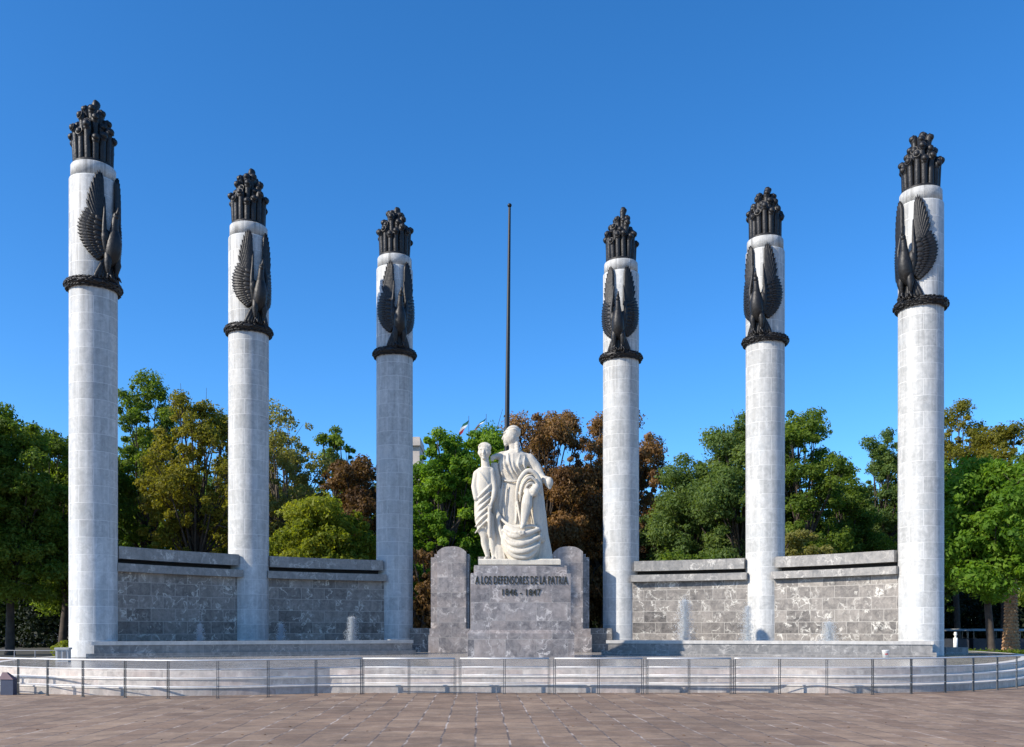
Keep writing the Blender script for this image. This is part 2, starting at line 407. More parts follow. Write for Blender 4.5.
# ------------------------------------------------------------------ columns
COLS = [(-15.6,35.3),(-11.26,40.5),(-5.44,43.9),(5.12,44.5),(11.2,41.9),(16.1,37.3)]
RAD = .84
def cylp(Lq, z, r):
    a = Lq / RAD
    return Vector(((RAD+r)*math.sin(a), -(RAD+r)*math.cos(a), z))
def feather(mb, p0, p1, w0, w1, r0, r1, t, tip=.35, n=8):
    """one raised feather from p0 to p1, laid round the shaft; p = (arc length, height)"""
    d = Vector(p1)-Vector(p0); q = Vector((-d.y, d.x)).normalized()
    rows = []
    for i in range(n+1):
        s = i/n
        w = w0+(w1-w0)*min(1, s/.5)
        if s > 1-tip: w *= math.sqrt(max(.02, 1-((s-(1-tip))/tip)**2))
        c = Vector(p0)+d*s; rr = r0+(r1-r0)*s
        row = []
        for v, h in ((-1,0),(-.7,.6),(0,1.0),(.7,.6),(1,0)):
            e = c+q*(w*v); row.append(cylp(e.x, e.y, rr+t*h))
        for v in (1, -1):
            e = c+q*(w*v*.95); row.append(cylp(e.x, e.y, rr-.045))
        rows.append(row)
    mb.grid(rows, close=True, smooth=True, caps=True)

def wing_mesh(sd):
    mb = MB(); W = 1.13
    out = [(.42,.80),(.56,.95),(.69,1.12),(.80,1.34),(.88,1.58),(.93,1.84),(.94,2.10),(.90,2.36),(.82,2.62)]
    out = [(a*np.interp(b, [.8,1.6,2.1,2.62], [1.08,W,1.12,1.0]), b) for a, b in out]
    root = [(.20,1.05),(.22,1.15),(.23,1.25),(.25,1.38),(.26,1.52),(.27,1.68),(.28,1.85),(.28,2.02),(.28,2.20)]
    prim = [(.76,2.95),(.70,3.25),(.62,3.52),(.54,3.78),(.45,3.98),(.36,4.08),(.28,3.98)]
    proot = [(.34,1.9),(.34,2.0),(.33,2.08),(.31,2.14),(.29,2.18),(.27,2.2),(.24,2.2)]
    def fine(L, n):
        t = np.linspace(0, len(L)-1, n); A_ = np.array(L)
        return [(float(np.interp(q, range(len(L)), A_[:,0])), float(np.interp(q, range(len(L)), A_[:,1]))) for q in t]
    o2, r2 = fine(out, 17), fine(root, 17); p2, q2 = fine(prim, 9), fine(proot, 9)
    for i, (a, b) in enumerate(zip(r2, o2)):
        e = 1.0 + (.025 if i % 2 else 0)
        feather(mb, (sd*a[0],a[1]), (sd*b[0]*e,b[1]), .05, .096, .10, .065-.001*i, .045, tip=.25)
    for i, (a, b) in enumerate(zip(q2, p2)):
        feather(mb, (sd*a[0],a[1]), (sd*b[0],b[1]), .06, .062, .12, .05+.006*i, .055, tip=.16)
    for a, b in list(zip(r2, o2))+list(zip(q2, p2)):    # coverts
        ff = .60 if b[1] < 2.8 else .40
        e = (a[0]+(b[0]-a[0])*ff, a[1]+(b[1]-a[1])*ff)
        feather(mb, (sd*a[0]*.9,a[1]), (sd*e[0],e[1]), .05, .066, .13, .10, .05, tip=.25)
    for a, b in list(zip(root, out)):                    # smooth shoulder
        e = (a[0]+(b[0]-a[0])*.34, a[1]+(b[1]-a[1])*.34)
        feather(mb, (sd*a[0]*.85,a[1]), (sd*e[0],e[1]), .08, .12, .18, .14, .05, tip=.5)
    # leading edge of the wing
    mb.tube([cylp(sd*.16,1.0,.16), cylp(sd*.24,1.5,.24), cylp(sd*.25,2.0,.26), cylp(sd*.22,2.5,.20), cylp(sd*.2,3.1,.12)], [.10,.10,.08,.055,.03], n=10)
    return mb
def eagle_body():
    mb = MB()
    mb.ell((.24,-1.03,1.62),(.17,.15,.30)); mb.ell((-.24,-1.03,1.62),(.17,.15,.30))
    mb.tube([(0,-.92,.72),(0,-1.02,.86),(0,-1.10,1.1),(0,-1.16,1.45),(0,-1.18,1.75),(0,-1.20,1.98)], [.15,.24,.29,.28,.20,.12], n=14)
    mb.tube([(0,-1.18,1.85),(0,-1.21,2.1),(.0,-1.24,2.3)], [.17,.125,.115], n=12)
    return mb
def eagle_head():
    mb = MB()
    mb.ell((.0,-1.27,2.40), (.105,.13,.15), n=14)
    mb.tube([(.01,-1.33,2.47),(.02,-1.38,2.58),(.03,-1.38,2.68),(.03,-1.35,2.72)], [.07,.055,.032,.012], n=10)
    mb.ell((.07,-1.34,2.44), (.03,.03,.03), n=8, m=6); mb.ell((-.07,-1.34,2.44), (.03,.03,.03), n=8, m=6)
    return mb
def eagle_leg(sd):
    mb = MB()
    mb.tube([(sd*.15,-1.05,1.0),(sd*.20,-1.10,.68),(sd*.18,-1.06,.36)], [.15,.14,.07], n=10)
    mb.tube([(sd*.16,-1.06,.4),(sd*.165,-1.08,.2)], [.06,.055], n=8)
    for dx, dy in ((-.13,-.08),(0,-.16),(.13,-.08)):
        mb.tube([(sd*.165,-1.08,.2),(sd*.165+dx*.6,-1.1+dy*.8,.2),(sd*.165+dx,-1.1+dy,.10)], [.045,.04,.02], n=8)
    return mb
def eagle_tail():
    mb = MB()
    for k in range(-4, 5):
        feather(mb, (k*.035,.95), (k*.125,.10), .05, .075, .10, .07+.01*(4-abs(k)), .05, tip=.15)
    return mb
def wreath_mesh(rng):
    mb = MB(); n, m = 72, 12; rows = []
    for i in range(n+1):
        a = 2*PI*i/n; row = []
        for j in range(m):
            b = 2*PI*j/m; rr = .205
            row.append(((.80+rr*math.cos(b))*math.cos(a), (.80+rr*math.cos(b))*math.sin(a), rr*.82*math.sin(b)))
        rows.append(row)
    mb.grid(rows, close=True)
    for i in range(84):                                 # laurel leaves and berries
        a = 2*PI*i/84
        for b in (R(-55), R(0), R(45), R(95)):
            a2 = a+rng.uniform(-.04,.04); b2 = b+rng.uniform(-.25,.25); rr = .215
            c = Vector(((.80+rr*math.cos(b2))*math.cos(a2), (.80+rr*math.cos(b2))*math.sin(a2), rr*.85*math.sin(b2)))
            nrm = Vector((math.cos(b2)*math.cos(a2), math.cos(b2)*math.sin(a2), math.sin(b2)))
            tg = Vector((-math.sin(a2), math.cos(a2), rng.uniform(-.5,.5))).normalized()
            w = nrm.cross(tg).normalized(); M = Matrix((tg, w, nrm)).transposed()
            mb.ell(c, (.085,.034,.03), M, n=8, m=4)
    return mb
def torch_mesh(h, lean, seed):
    rng = random.Random(seed); mb = MB(); r = .128
    mb.tube([(0,0,0),(0,0,h*.5),(0,0,h-.24),(.0,0,h-.16)], [r*.95,r,r*1.02,r*1.05], n=10)
    # cup that tips outward at the head of the rod
    mb.tube([(-.01,0,h-.22),(.02,0,h-.12),(.02+lean*.35,0,h-.03),(.02+lean*.8,0,h-.0),(.02+lean,0,h-.02)], [r*1.0,r*1.1,r*1.12,r*1.08,r*1.0], n=12)
    mb.tube([(.02+lean*.9,0,h-.02),(.02+lean*1.35,0,h-.01)], [r*.95,r*1.18], n=12, round_ends=False)
    mb.tube([(-.02,0,h-.1),(-.01,0,h+.03)], [r*1.0,r*.75], n=8)
    for k in range(3):
        z = h*(.35+.2*k)*rng.uniform(.9,1.1)
        mb.tube([(r*.7*math.cos(k*2),r*.7*math.sin(k*2),z*.4),(r*.8*math.cos(k*2),r*.8*math.sin(k*2),z)], .022, n=6)
    return mb

def make_column(loc, label):
    v = Vector((CX-loc[0], CY-loc[1])); rz = math.atan2(v.x, -v.y)
    t = thing('monument_column', label, 'column', (loc[0], loc[1], ZP), rz, 'columns of the half circle')
    return t
random.seed(3)
LBL = ['tallest white marble column, standing beside the pale box and dark trees at the far left of the row',
       'white marble column between the two walls shaded from the sun, second from the left',
       'greyish shaded marble column standing next to the pedestal on its left, eagle facing forward',
       'white marble column just right of the pedestal with a shadow on its foot',
       'sunlit white column between the two sunlit wall panels, second from the right',
       'sunlit white marble column at the right end of the row, by the white bucket']
# shared pieces
sh = MB(); sh.lathe([(.845,0),(.845,.05),(.84,.06),(.84,6),(.838,13.6),(.838,17.64),(.83,17.67),(.785,17.69)], 64)
cp = MB(); cp.lathe([(.785,17.69),(.785,18.17),(.765,18.2),(.70,18.205)], 64)
first = make_column(COLS[0], LBL[0])
parts = [sh.build('shaft', M_COLUMN, first), cp.build('cap', M_COLUMN, first)]
wr = wreath_mesh(random.Random(1)).build('wreath', M_BRONZE, first, (0,0,13.75)); parts.append(wr)
bundle = MB(); bundle.lathe([(.72,18.205),(.72,18.27),(.68,18.33),(.2,18.6)], 40)
bundle.lathe([(.60,18.25),(.58,18.95),(.46,19.25),(.38,19.6),(.24,19.95),(.12,20.25),(.04,20.35)], 24)
bundle = bundle.build('torch_bundle', M_BRONZE, first)
tm = []
for k, (h, lean) in enumerate(((.90,.10),(1.08,.10),(1.24,.10),(1.50,.09),(1.70,.09),(2.06,.07),(2.40,.05))):
    o = torch_mesh(h, lean, k).build('torch', M_BRONZE); tm.append(o.data); bpy.data.objects.remove(o)
eagle = eagle_body().build('eagle', M_BRONZE, first, (0,0,13.75))
subs = []
for sd in (-1, 1):
    subs.append(wing_mesh(sd).build('wing', M_BRONZE, eagle)); subs.append(eagle_leg(sd).build('leg', M_BRONZE, eagle))
subs.append(eagle_head().build('head', M_BRONZE, eagle)); subs.append(eagle_tail().build('tail', M_BRONZE, eagle))
def torches(bd, rng):
    spec = []
    for k in range(15):
        a = 2*PI*k/15; spec.append((.585, a, tm[(0,1,2,1,2)[k % 5]]))
    for k in range(11):
        a = 2*PI*(k+.4)/11; spec.append((.37, a, tm[3+(k % 2)]))
    for k in range(5):
        a = 2*PI*(k+.2)/5; spec.append((.19, a, tm[5]))
    spec.append((.04, 0.6, tm[6]))
    for r, a, me in spec:
        o = bpy.data.objects.new('torch', me); COL.objects.link(o); o.parent = bd
        o.location = (r*math.cos(a), r*math.sin(a), 18.22); o.rotation_euler = (rng.uniform(-.02,.02), rng.uniform(0,.05), a)
        o.scale = (1,1,rng.uniform(.94,1.06))
torches(bundle, random.Random(0))
for i in range(1, 6):
    t = make_column(COLS[i], LBL[i])
    for ch in parts: copy_child(ch, t)
    bd = copy_child(bundle, t); torches(bd, random.Random(i))
    eg = copy_child(eagle, t)
    for ch in subs: copy_child(ch, eg)

# ------------------------------------------------------------------ wall panels between the columns
def ang_of(p): return math.atan2(p[0]-CX, p[1]-CY)
def arc(r, a0, a1, n=16):
    return [Vector((CX+r*math.sin(a0+(a1-a0)*i/n), CY+r*math.cos(a0+(a1-a0)*i/n))) for i in range(n+1)]
def arc_block(mb, r_in, r_out, a0, a1, z0, z1, n=16):
    I = arc(r_in, a0, a1, n); O = arc(r_out, a0, a1, n); u = 0
    for i in range(n):
        l = (I[i+1]-I[i]).length
        mb.face([(*I[i],z0),(*I[i+1],z0),(*I[i+1],z1),(*I[i],z1)], [(u,z0),(u+l,z0),(u+l,z1),(u,z1)])
        mb.face([(*O[i+1],z0),(*O[i],z0),(*O[i],z1),(*O[i+1],z1)], [(u+l,z0),(u,z0),(u,z1),(u+l,z1)])
        mb.face([(*I[i],z1),(*I[i+1],z1),(*O[i+1],z1),(*O[i],z1)], [(u,0),(u+l,0),(u+l,.6),(u,.6)])
        mb.face([(*O[i],z0),(*O[i+1],z0),(*I[i+1],z0),(*I[i],z0)], [(u,0),(u+l,0),(u+l,.6),(u,.6)])
        u += l
    for k in (0, n):
        a, b = (I[k], O[k]); w = (b-a).length
        mb.face([(*b,z0),(*a,z0),(*a,z1),(*b,z1)], [(w,z0),(0,z0),(0,z1),(w,z1)])
A = [ang_of(p) for p in COLS]
PANELS = [(0,1,'shaded grey marble wall panel with stepped coping beside the leftmost column'),
          (1,2,'shaded grey marble wall panel with stepped coping beside the column left of the pedestal'),
          (3,4,'sunlit grey marble wall panel with stepped coping behind the tallest misty jet'),
          (4,5,'sunlit grey marble wall panel with stepped coping beside the rightmost column')]
for i, j, lab in PANELS:
    a0, a1 = A[i], A[j]
    am = (a0+a1)/2
    t = thing('wall_panel', lab, 'wall', (0,0,0), 0, 'marble wall panels between the columns')
    e = .62/RC
    b = MB(); arc_block(b, 18.58, 19.1, a0+e, a1-e, ZP, 3.87); b.build('wall_face', M_WALL, t)
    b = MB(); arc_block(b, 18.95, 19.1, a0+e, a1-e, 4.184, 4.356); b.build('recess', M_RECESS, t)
    e = .57/RC
    b = MB(); arc_block(b, 18.30, 19.15, a0+e, a1-e, 3.87, 4.18); b.build('cornice', M_COPING, t)
    e = .72/RC
    b = MB(); arc_block(b, 18.42, 19.15, a0+e, a1-e, 4.36, 4.82); b.build('coping', M_COPING, t)

# ------------------------------------------------------------------ fountain basins
M_WATER, nt, N, L, pb = mat('basin_water')
pb.inputs['Base Color'].default_value = (.03,.05,.055,1); pb.inputs['Roughness'].default_value = .06
nz = node(nt, 'ShaderNodeTexNoise', Scale=5.0, Detail=3.0); bp = node(nt, 'ShaderNodeBump', Strength=.4, Distance=.03)
L.new(nz.outputs[0], bp.inputs['Height']); L.new(bp.outputs[0], pb.inputs['Normal'])
def basin(P0, P1, cols, lab):
    t = thing('fountain_basin', lab, 'fountain', (0,0,0), 0, 'fountain basins in front of the walls')
    P0, P1 = Vector(P0), Vector(P1); d = (P1-P0).normalized(); nb = Vector((-d.y, d.x))    # nb points back
    n = 12; front = [P0+(P1-P0)*(k/n) - nb*.12*math.sin(PI*k/n) for k in range(n+1)]
    back_l = P0 + nb*1.1 + d*.9; back_r = P1 + nb*2.6 + d*.1
    def wallline(pts, thick, z0, z1, out=0.0):
        mb = MB(); u = 0; Q = []
        for k, p in enumerate(pts):
            a = pts[max(0,k-1)]; b2 = pts[min(len(pts)-1,k+1)]
            t1 = (p-a).normalized() if (p-a).length > 0 else (b2-p).normalized()
            t2 = (b2-p).normalized() if (b2-p).length > 0 else t1
            nn = Vector((-t1.y-t2.y, t1.x+t2.x)).normalized(); kk = 1/max(.45, nn.dot(Vector((-t1.y,t1.x))))
            Q.append((p-nn*out*kk, p+nn*thick*kk))
        for k in range(len(pts)-1):
            l = (pts[k+1]-pts[k]).length
            (f0, b0), (f1, b1) = Q[k], Q[k+1]
            mb.face([(*f0,z0),(*f1,z0),(*f1,z1),(*f0,z1)], [(u,z0),(u+l,z0),(u+l,z1),(u,z1)])
            mb.face([(*b1,z0),(*b0,z0),(*b0,z1),(*b1,z1)], [(u+l,z0),(u,z0),(u,z1),(u+l,z1)])
            mb.face([(*f0,z1),(*f1,z1),(*b1,z1),(*b0,z1)], [(u,0),(u+l,0),(u+l,.4),(u,.4)])
            mb.face([(*b0,z0),(*b1,z0),(*f1,z0),(*f0,z0)], [(u,0),(u+l,0),(u+l,.4),(u,.4)])
            u += l
        for k in (0, len(pts)-1):
            f0, b0 = Q[k]; mb.face([(*f0,z0),(*b0,z0),(*b0,z1),(*f0,z1)])
        return mb
    path = [back_l] + front + [back_r]
    wallline(path, .32, ZP, ZP+.17, .13).build('plinth', M_POOL, t)
    wallline(path, .30, ZP+.17, ZP+.47).build('basin_wall', M_POOL, t)
    wallline(path, .34, ZP+.47, ZP+.60, .04).build('rim', M_RIM, t)
    w = MB(); w.face([(*p, ZP+.44) for p in [back_l+nb*.6]+[p+nb*.2 for p in front]+[back_r+nb*.6]])
    structure(w.build('water', M_WATER))
basin((-15.12,34.25), (-4.15,39.4), (0,1,2), 'long marble basin below the shaded walls left of the pedestal')
basin((3.95,38.9), (15.85,35.7), (3,4,5), 'long marble basin below the sunlit walls right of the pedestal')

M_FOAM, nt, N, L, pb = mat('water_foam')
N.remove(pb); df = N.new('ShaderNodeBsdfDiffuse'); df.inputs[0].default_value = (.8,.83,.85,1)
tr = N.new('ShaderNodeBsdfTranslucent'); tr.inputs[0].default_value = (.8,.83,.85,1)
mx = N.new('ShaderNodeMixShader'); mx.inputs[0].default_value = .5; L.new(df.outputs[0], mx.inputs[1]); L.new(tr.outputs[0], mx.inputs[2])
tp = N.new('ShaderNodeBsdfTransparent'); m2 = N.new('ShaderNodeMixShader'); m2.inputs[0].default_value = .85
L.new(tp.outputs[0], m2.inputs[1]); L.new(mx.outputs[0], m2.inputs[2]); L.new(m2.outputs[0], N['Material Output'].inputs[0])
def jet(px, py_top, d, spread, n, lab, seed):
    rng = np.random.default_rng(seed); z0 = ZP+.42; h = PZ(py_top, d)-z0; x0 = PX(px, d); n = n*3
    sr = rng.random(n)**1.25; arm = rng.random(n)*2*PI
    rr = spread*1.5*(.45+.55*(1-sr)**.6)*np.abs(rng.normal(0,.42,n)); sr = np.where(rng.random(n) < .06, sr*1.12, sr)
    C = np.stack([x0+rr*np.cos(arm), d+rr*np.sin(arm), z0+h*sr], 1)
    q = rng.uniform(.004,.0115,n)[:,None]; st = rng.uniform(1,3,n)[:,None]
    X, Y, Z = np.array([[1,0,0]])*q, np.array([[0,1,0]])*q, np.array([[0,0,1]])*q*st
    V = np.stack([C+X, C+Y, C-X, C-Y, C+Z, C-Z], 1).reshape(-1,3)
    T = np.array([(0,1,4),(1,2,4),(2,3,4),(3,0,4),(1,0,5),(2,1,5),(3,2,5),(0,3,5)])
    Fc = (T[None]+6*np.arange(n)[:,None,None]).reshape(-1,3).astype(np.int32); m = len(Fc)
    me = bpy.data.meshes.new('water_jet'); me.vertices.add(6*n); me.loops.add(3*m); me.polygons.add(m)
    me.vertices.foreach_set('co', V.astype(np.float32).ravel()); me.loops.foreach_set('vertex_index', Fc.ravel())
    me.polygons.foreach_set('loop_start', np.arange(0,3*m,3,dtype=np.int32)); me.update(calc_edges=True)
    me.materials.append(M_FOAM); o = bpy.data.objects.new('water_jet', me); COL.objects.link(o)
    tag(o, lab, 'water jet', 'jets playing in the basins')
jet(200, 624, 36.7, .16, 900, 'small white water jet in front of the leftmost wall panel', 1)
jet(281, 624, 39.0, .2, 900, 'small white water jet just right of the second column from the left', 2)
jet(352, 617, 40.6, .26, 1500, 'tall white jet near the column left of the pedestal', 3)
jet(685, 600, 40.0, .36, 2200, 'tallest misty water jet before the sunlit wall right of the pedestal', 4)
jet(748, 606, 39.2, .3, 1400, 'misty water jet at the foot of the second column from the right', 5)
jet(829, 622, 38.0, .34, 1300, 'low white water jet in front of the rightmost wall panel', 6)

# ------------------------------------------------------------------ central pedestal
ped = thing('pedestal', 'grey marble pedestal block with dark lettering carrying the white statue group', 'pedestal', (.33, 35.0, ZP), R(3.0))
PD = 1.65
b = MB(); b.box(-1.97, 1.97, -.12, PD+.05, 0, .90)
b.prism([(-1.97,-.12),(1.97,-.12),(1.97,PD+.05),(-1.97,PD+.05)], .90, 1.02, [(-1.87,-.02),(1.87,-.02),(1.87,PD),(-1.87,PD)], bottom=False)
b.build('base_course', M_PED, ped)
b = MB(); b.box(-1.85, 1.85, 0, PD, 1.02, 3.12); b.build('die', M_PED, ped)
b = MB(); b.box(-1.72, 1.72, .12, PD-.05, 3.12, 3.42); b.build('upper_course', M_PED, ped)
def text_mesh(body, height, width, parent, loc, name):
    cu = bpy.data.curves.new(name, 'FONT'); cu.body = body; cu.size = 1; cu.align_x = 'CENTER'; cu.extrude = .014; cu.offset = .004
    cu.space_word = .8; cu.space_character = 1.12
    o = bpy.data.objects.new(name, cu); COL.objects.link(o)
    dg = bpy.context.evaluated_depsgraph_get(); dg.update()
    me = bpy.data.meshes.new_from_object(o.evaluated_get(dg))
    bpy.data.objects.remove(o); bpy.data.curves.remove(cu)
    co = np.zeros(len(me.vertices)*3, dtype=np.float32); me.vertices.foreach_get('co', co); co = co.reshape(-1,3)
    w = co[:,0].max()-co[:,0].min(); h = co[:,1].max()-co[:,1].min()
    co[:,0] = (co[:,0]-(co[:,0].max()+co[:,0].min())/2)*width/w; co[:,1] = (co[:,1]-co[:,1].min())*height/h
    q = np.stack([co[:,0], -co[:,2], co[:,1]], 1); me.vertices.foreach_set('co', q.ravel()); me.update()
    me.materials.clear(); me.materials.append(M_LETTER)
    t = bpy.data.objects.new(name, me); COL.objects.link(t); t.parent = parent; t.location = loc
    return t
text_mesh('A LOS DEFENSORES DE LA PATRIA', .30, 3.42, ped, (.02,-.012,2.72), 'inscription')
text_mesh('1846 - 1847', .24, 1.42, ped, (.02,-.012,2.30), 'date_inscription')

# pylons, rear wall and low walls behind it
def pylon(sx, lab):
    t = thing('stone_pylon', lab, 'pylon', (-.09+sx*2.65, 42.95, ZP), R(0), 'arch-topped pylons flanking the pedestal')
    w = .66; D = 1.5
    def arch(hw, spring, rise):
        pts = [(-hw,0),(hw,0)]
        for k in range(13):
            a = k/12; x = hw*(1-2*a); pts.append((x, spring+rise*(1-abs(x/hw)**2.8)))
        return pts
    mb = MB(); prof = arch(w, 4.56, .25)
    fr = [(x,0,z) for x,z in prof]; bk = [(x,D,z) for x,z in prof]; n = len(prof)
    mb.face(fr); mb.face(list(reversed(bk)))
    for k in range(n):
        q = (k+1) % n
        if k == 0: continue
        mb.face([fr[k], bk[k], bk[q], fr[q]])
    mb.build('arched_slab', M_PED, t)
    for s in (-1, 1):
        for k, (wd, top) in enumerate(((.13, 4.47), (.17, 4.33))):
            x0 = w + (0 if k == 0 else .13); bb = MB()
            a, c = sorted((s*x0, s*(x0+wd))); yk = .12+.12*k
            if s == -sx and k == 1: continue
            bb.box(a, c, yk, D-.1-.1*k, 0, top); bb.build('side_step', M_PED, t)
    bb = MB(); bb.box(-1.05, 1.05, -.09, D+.05, .004, .80); bb.build('base', M_PED, t)
    bb = MB(); bb.box(-1.0, 1.0, -.05, D+.02, .80, 1.08); bb.build('base_moulding', M_PED, t)
pylon(-1, 'arch-topped marble pylon standing left of the inscribed pedestal')
pylon(1, 'arch-topped marble pylon standing right of the inscribed pedestal')
b = MB(); b.box(-1.55, 1.40, 43.3, 44.2, ZP+.002, 5.0)
tag(b.build('rear_wall', M_WALL), 'plain grey marble wall behind the statue joining both pylons', 'wall')
for x0, x1, lab in ((-5.0,-3.75,'low dark marble wall between the left pylon and its nearest column'), (3.58,4.6,'low dark marble wall between the right pylon and its nearest column')):
    b = MB(); b.box(x0, x1, 43.5, 44.0, ZP, 1.74)
    tag(b.build('low_wall', M_WALL), lab, 'wall', 'low walls beside the pylons')

# ------------------------------------------------------------------ statue group
K = 26.4
def P(px, py, y): return Vector(((px-512)/K, y, (560.5-py)/K))
st = thing('statue_group', 'white marble statue of a robed woman, a youth and a fallen figure', 'statue', (0, 35.9, 4.29))
st.scale = (1, .76, 1)
class SB(MB):
    def t(s, pts, rad):
        s.tube([P(*p) for p in pts], [r/K for r in (rad if isinstance(rad,(list,tuple)) else [rad]*len(pts))], n=12)
    def curve(s, pts, rad):
        V = [P(*p) for p in pts]; out = []
        n = 6
        for i in range(len(V)-1):
            p0 = V[i-1] if i else V[0]*2-V[1]; p1, p2 = V[i], V[i+1]; p3 = V[i+2] if i+2 < len(V) else V[-1]*2-V[-2]
            for k in range(n):
                q = k/n; out.append(.5*((2*p1)+(p2-p0)*q+(2*p0-5*p1+4*p2-p3)*q*q+(3*p1-p0-3*p2+p3)*q**3))
        out.append(V[-1]); m = len(out)
        if isinstance(rad, (list,tuple)): rr = [np.interp(i/(m-1)*(len(rad)-1), range(len(rad)), rad)/K*.8 for i in range(m)]
        else: rr = [rad/K*.8*(.55+.45*math.sin(PI*min(1,max(0,i/(m-1))))) for i in range(m)]
        s.tube(out, [float(x) for x in rr], n=10)
    def e(s, px, py, y, rx, ry, rz, rot=None): s.ell(P(px,py,y), (rx/K, ry, rz/K), rot, n=20, m=14)
    def loft(s, sec, n=28):
        rows = []
        for px, py, y, rx, ry in sec:
            c = P(px, py, y); rows.append([c+Vector((rx/K*math.cos(2*PI*k/n), ry*math.sin(2*PI*k/n), 0)) for k in range(n)])
        s.grid(rows, close=True, caps=True)
    def finish(s, name, vox=.026, it=2):
        o = s.build(name, M_STATUE, st)
        r = o.modifiers.new('remesh', 'REMESH'); r.mode = 'VOXEL'; r.voxel_size = vox; r.use_smooth_shade = True
        q = o.modifiers.new('smooth', 'SMOOTH'); q.factor = .5; q.iterations = it+3
        return o
def hand(sb, c, d, y):
    """palm at pixel c with five bent fingers pointing along d"""
    sb.e(c[0], c[1], y, 2.0, .075, 2.2)
    for k in range(4):
        o = (k-1.5)*1.15; nx, ny = -d[1], d[0]; ln = (3.2,3.8,3.6,2.8)[k]
        a = (c[0]+nx*o+d[0]*1.3, c[1]+ny*o+d[1]*1.3, y-.02)
        m = (a[0]+d[0]*ln*.55, a[1]+d[1]*ln*.55, y-.06); e = (m[0]+d[0]*ln*.5, m[1]+d[1]*ln*.5, y-.01)
        sb.t([a, m, e], [.62,.58,.45])
    sb.t([(c[0]-d[1]*1.6,c[1]+d[0]*1.6,y-.02),(c[0]-d[1]*2.6+d[0]*1.4,c[1]+d[0]*2.6+d[1]*1.4,y-.07)], [.75,.55])

w = SB()   # robed woman
w.loft([(512,478,.06,11,.30),(512,484,.04,12.5,.36),(512,495,0,15,.44),(513.5,512,0,18,.52),(517,532,.02,22,.60),(521,550,.04,26,.66),(521.5,561,.05,28,.68)])
w.loft([(511.5,484,.04,10,.30),(511.5,478,.04,11.5,.32),(512,470,0,14,.37),(513.5,462,-.02,15.5,.37),(514.5,455,.02,13.5,.31),(514.5,450,.03,7,.22)])
w.e(507,464,-.28,4.4,.13,4.2); w.e(518.5,464,-.28,4.6,.13,4.2)
w.t([(502,455.5,.06),(514,454,.06),(528,458.5,.06)], [4.6,5,5.6])
w.t([(514.5,453,.03),(513,446,.0),(512.5,441,.0)], [5.2,4.2,4.2])
w.e(511.0,435.8,-.02,6.9,.27,9.0)
w.e(513.4,432.0,.02,7.5,.30,7.2)
w.e(507.5,438,-.02,3.8,.18,5.6)
w.curve([(505.5,432.5,.2),(507,429.5,-.25),(515,430.5,-.3),(519.5,435,-.1)], .6)
w.curve([(505,430.3,.1),(509,427.6,-.2),(516,428.2,-.25),(520,433,-.05)], .55)
for k in range(6): w.e(516.3+.25*k, 439+k*2.7, -.04-.02*k, 3.1-.15*k, .13, 1.9)
w.t([(504.6,434.2,-.05),(503.2,437.2,-.06),(502.6,438.8,-.06)], [1.0,1.15,1.1]); w.t([(504.6,432.9,-.17),(504.8,432.9,.1)], 1.3)
w.e(504.4,441.2,-.05,1.3,.08,.8); w.e(504.7,442.7,-.05,1.3,.08,.8); w.e(505.8,444.6,-.04,2.0,.1,1.7)
w.e(509,437,-.22,2.4,.06,2.6); w.e(506.3,435.2,-.2,1.1,.05,.7); w.e(513,437.5,-.25,1.3,.04,2.2)
w.t([(529.5,459,.04),(536,467,.0),(540.5,477,-.12)], [5.8,5.4,4.6]); w.t([(540.5,476,-.12),(543,480,-.28),(546,482.5,-.42)], [4.4,3.8,3.0])
hand(w, (547.5,483.5), (.75,.66), -.5)
w.t([(501,456,.08),(496.5,456,.05),(494.5,457.5,-.15)], [4.2,3.2,2.4]); hand(w, (493.5,457.5), (-.35,.93), -.32)
for pts in ([(504,455,-.26),(504.5,465,-.40),(509,477,-.37)], [(508,454,-.28),(509,464,-.42),(514,477,-.38)], [(513,454.5,-.28),(513,466,-.40),(518,477,-.37)],
            [(520,455.5,-.27),(518,466,-.42),(522,474,-.37)], [(525,457,-.22),(524,466,-.35),(527,472,-.3)], [(501.5,458,-.1),(500.5,468,-.25),(503,478,-.27)]):
    w.curve(pts, 1.3)
w.curve([(501.5,479.5,-.12),(506,481.5,-.36),(513,482.6,-.40),(520,481,-.34)], 1.5)
for pts in ([(503,484,-.33),(500.5,500,-.38),(498.5,520,-.42)], [(520,484,-.33),(518,500,-.47),(516,524,-.6)], [(534,515,-.36),(539,540,-.45),(546,560,-.4)],
            [(541,520,-.2),(545,542,-.26),(549,560,-.2)], [(529,500,-.4),(536,530,-.54),(541,560,-.55)]):
    w.curve(pts, 2.0)
w.loft([(535,494,-.05,7,.3),(538,512,-.08,8,.36),(539,535,-.1,9.5,.42),(541.5,552,-.12,10.5,.46),(542,561,-.12,11,.48)])
for pts in ([(499.5,487,-.32),(497.5,500,-.34),(496.5,515,-.34)], [(507,486,-.42),(506,500,-.48),(504.5,516,-.52)]):
    w.curve(pts, 1.6)
w.finish('woman_figure')

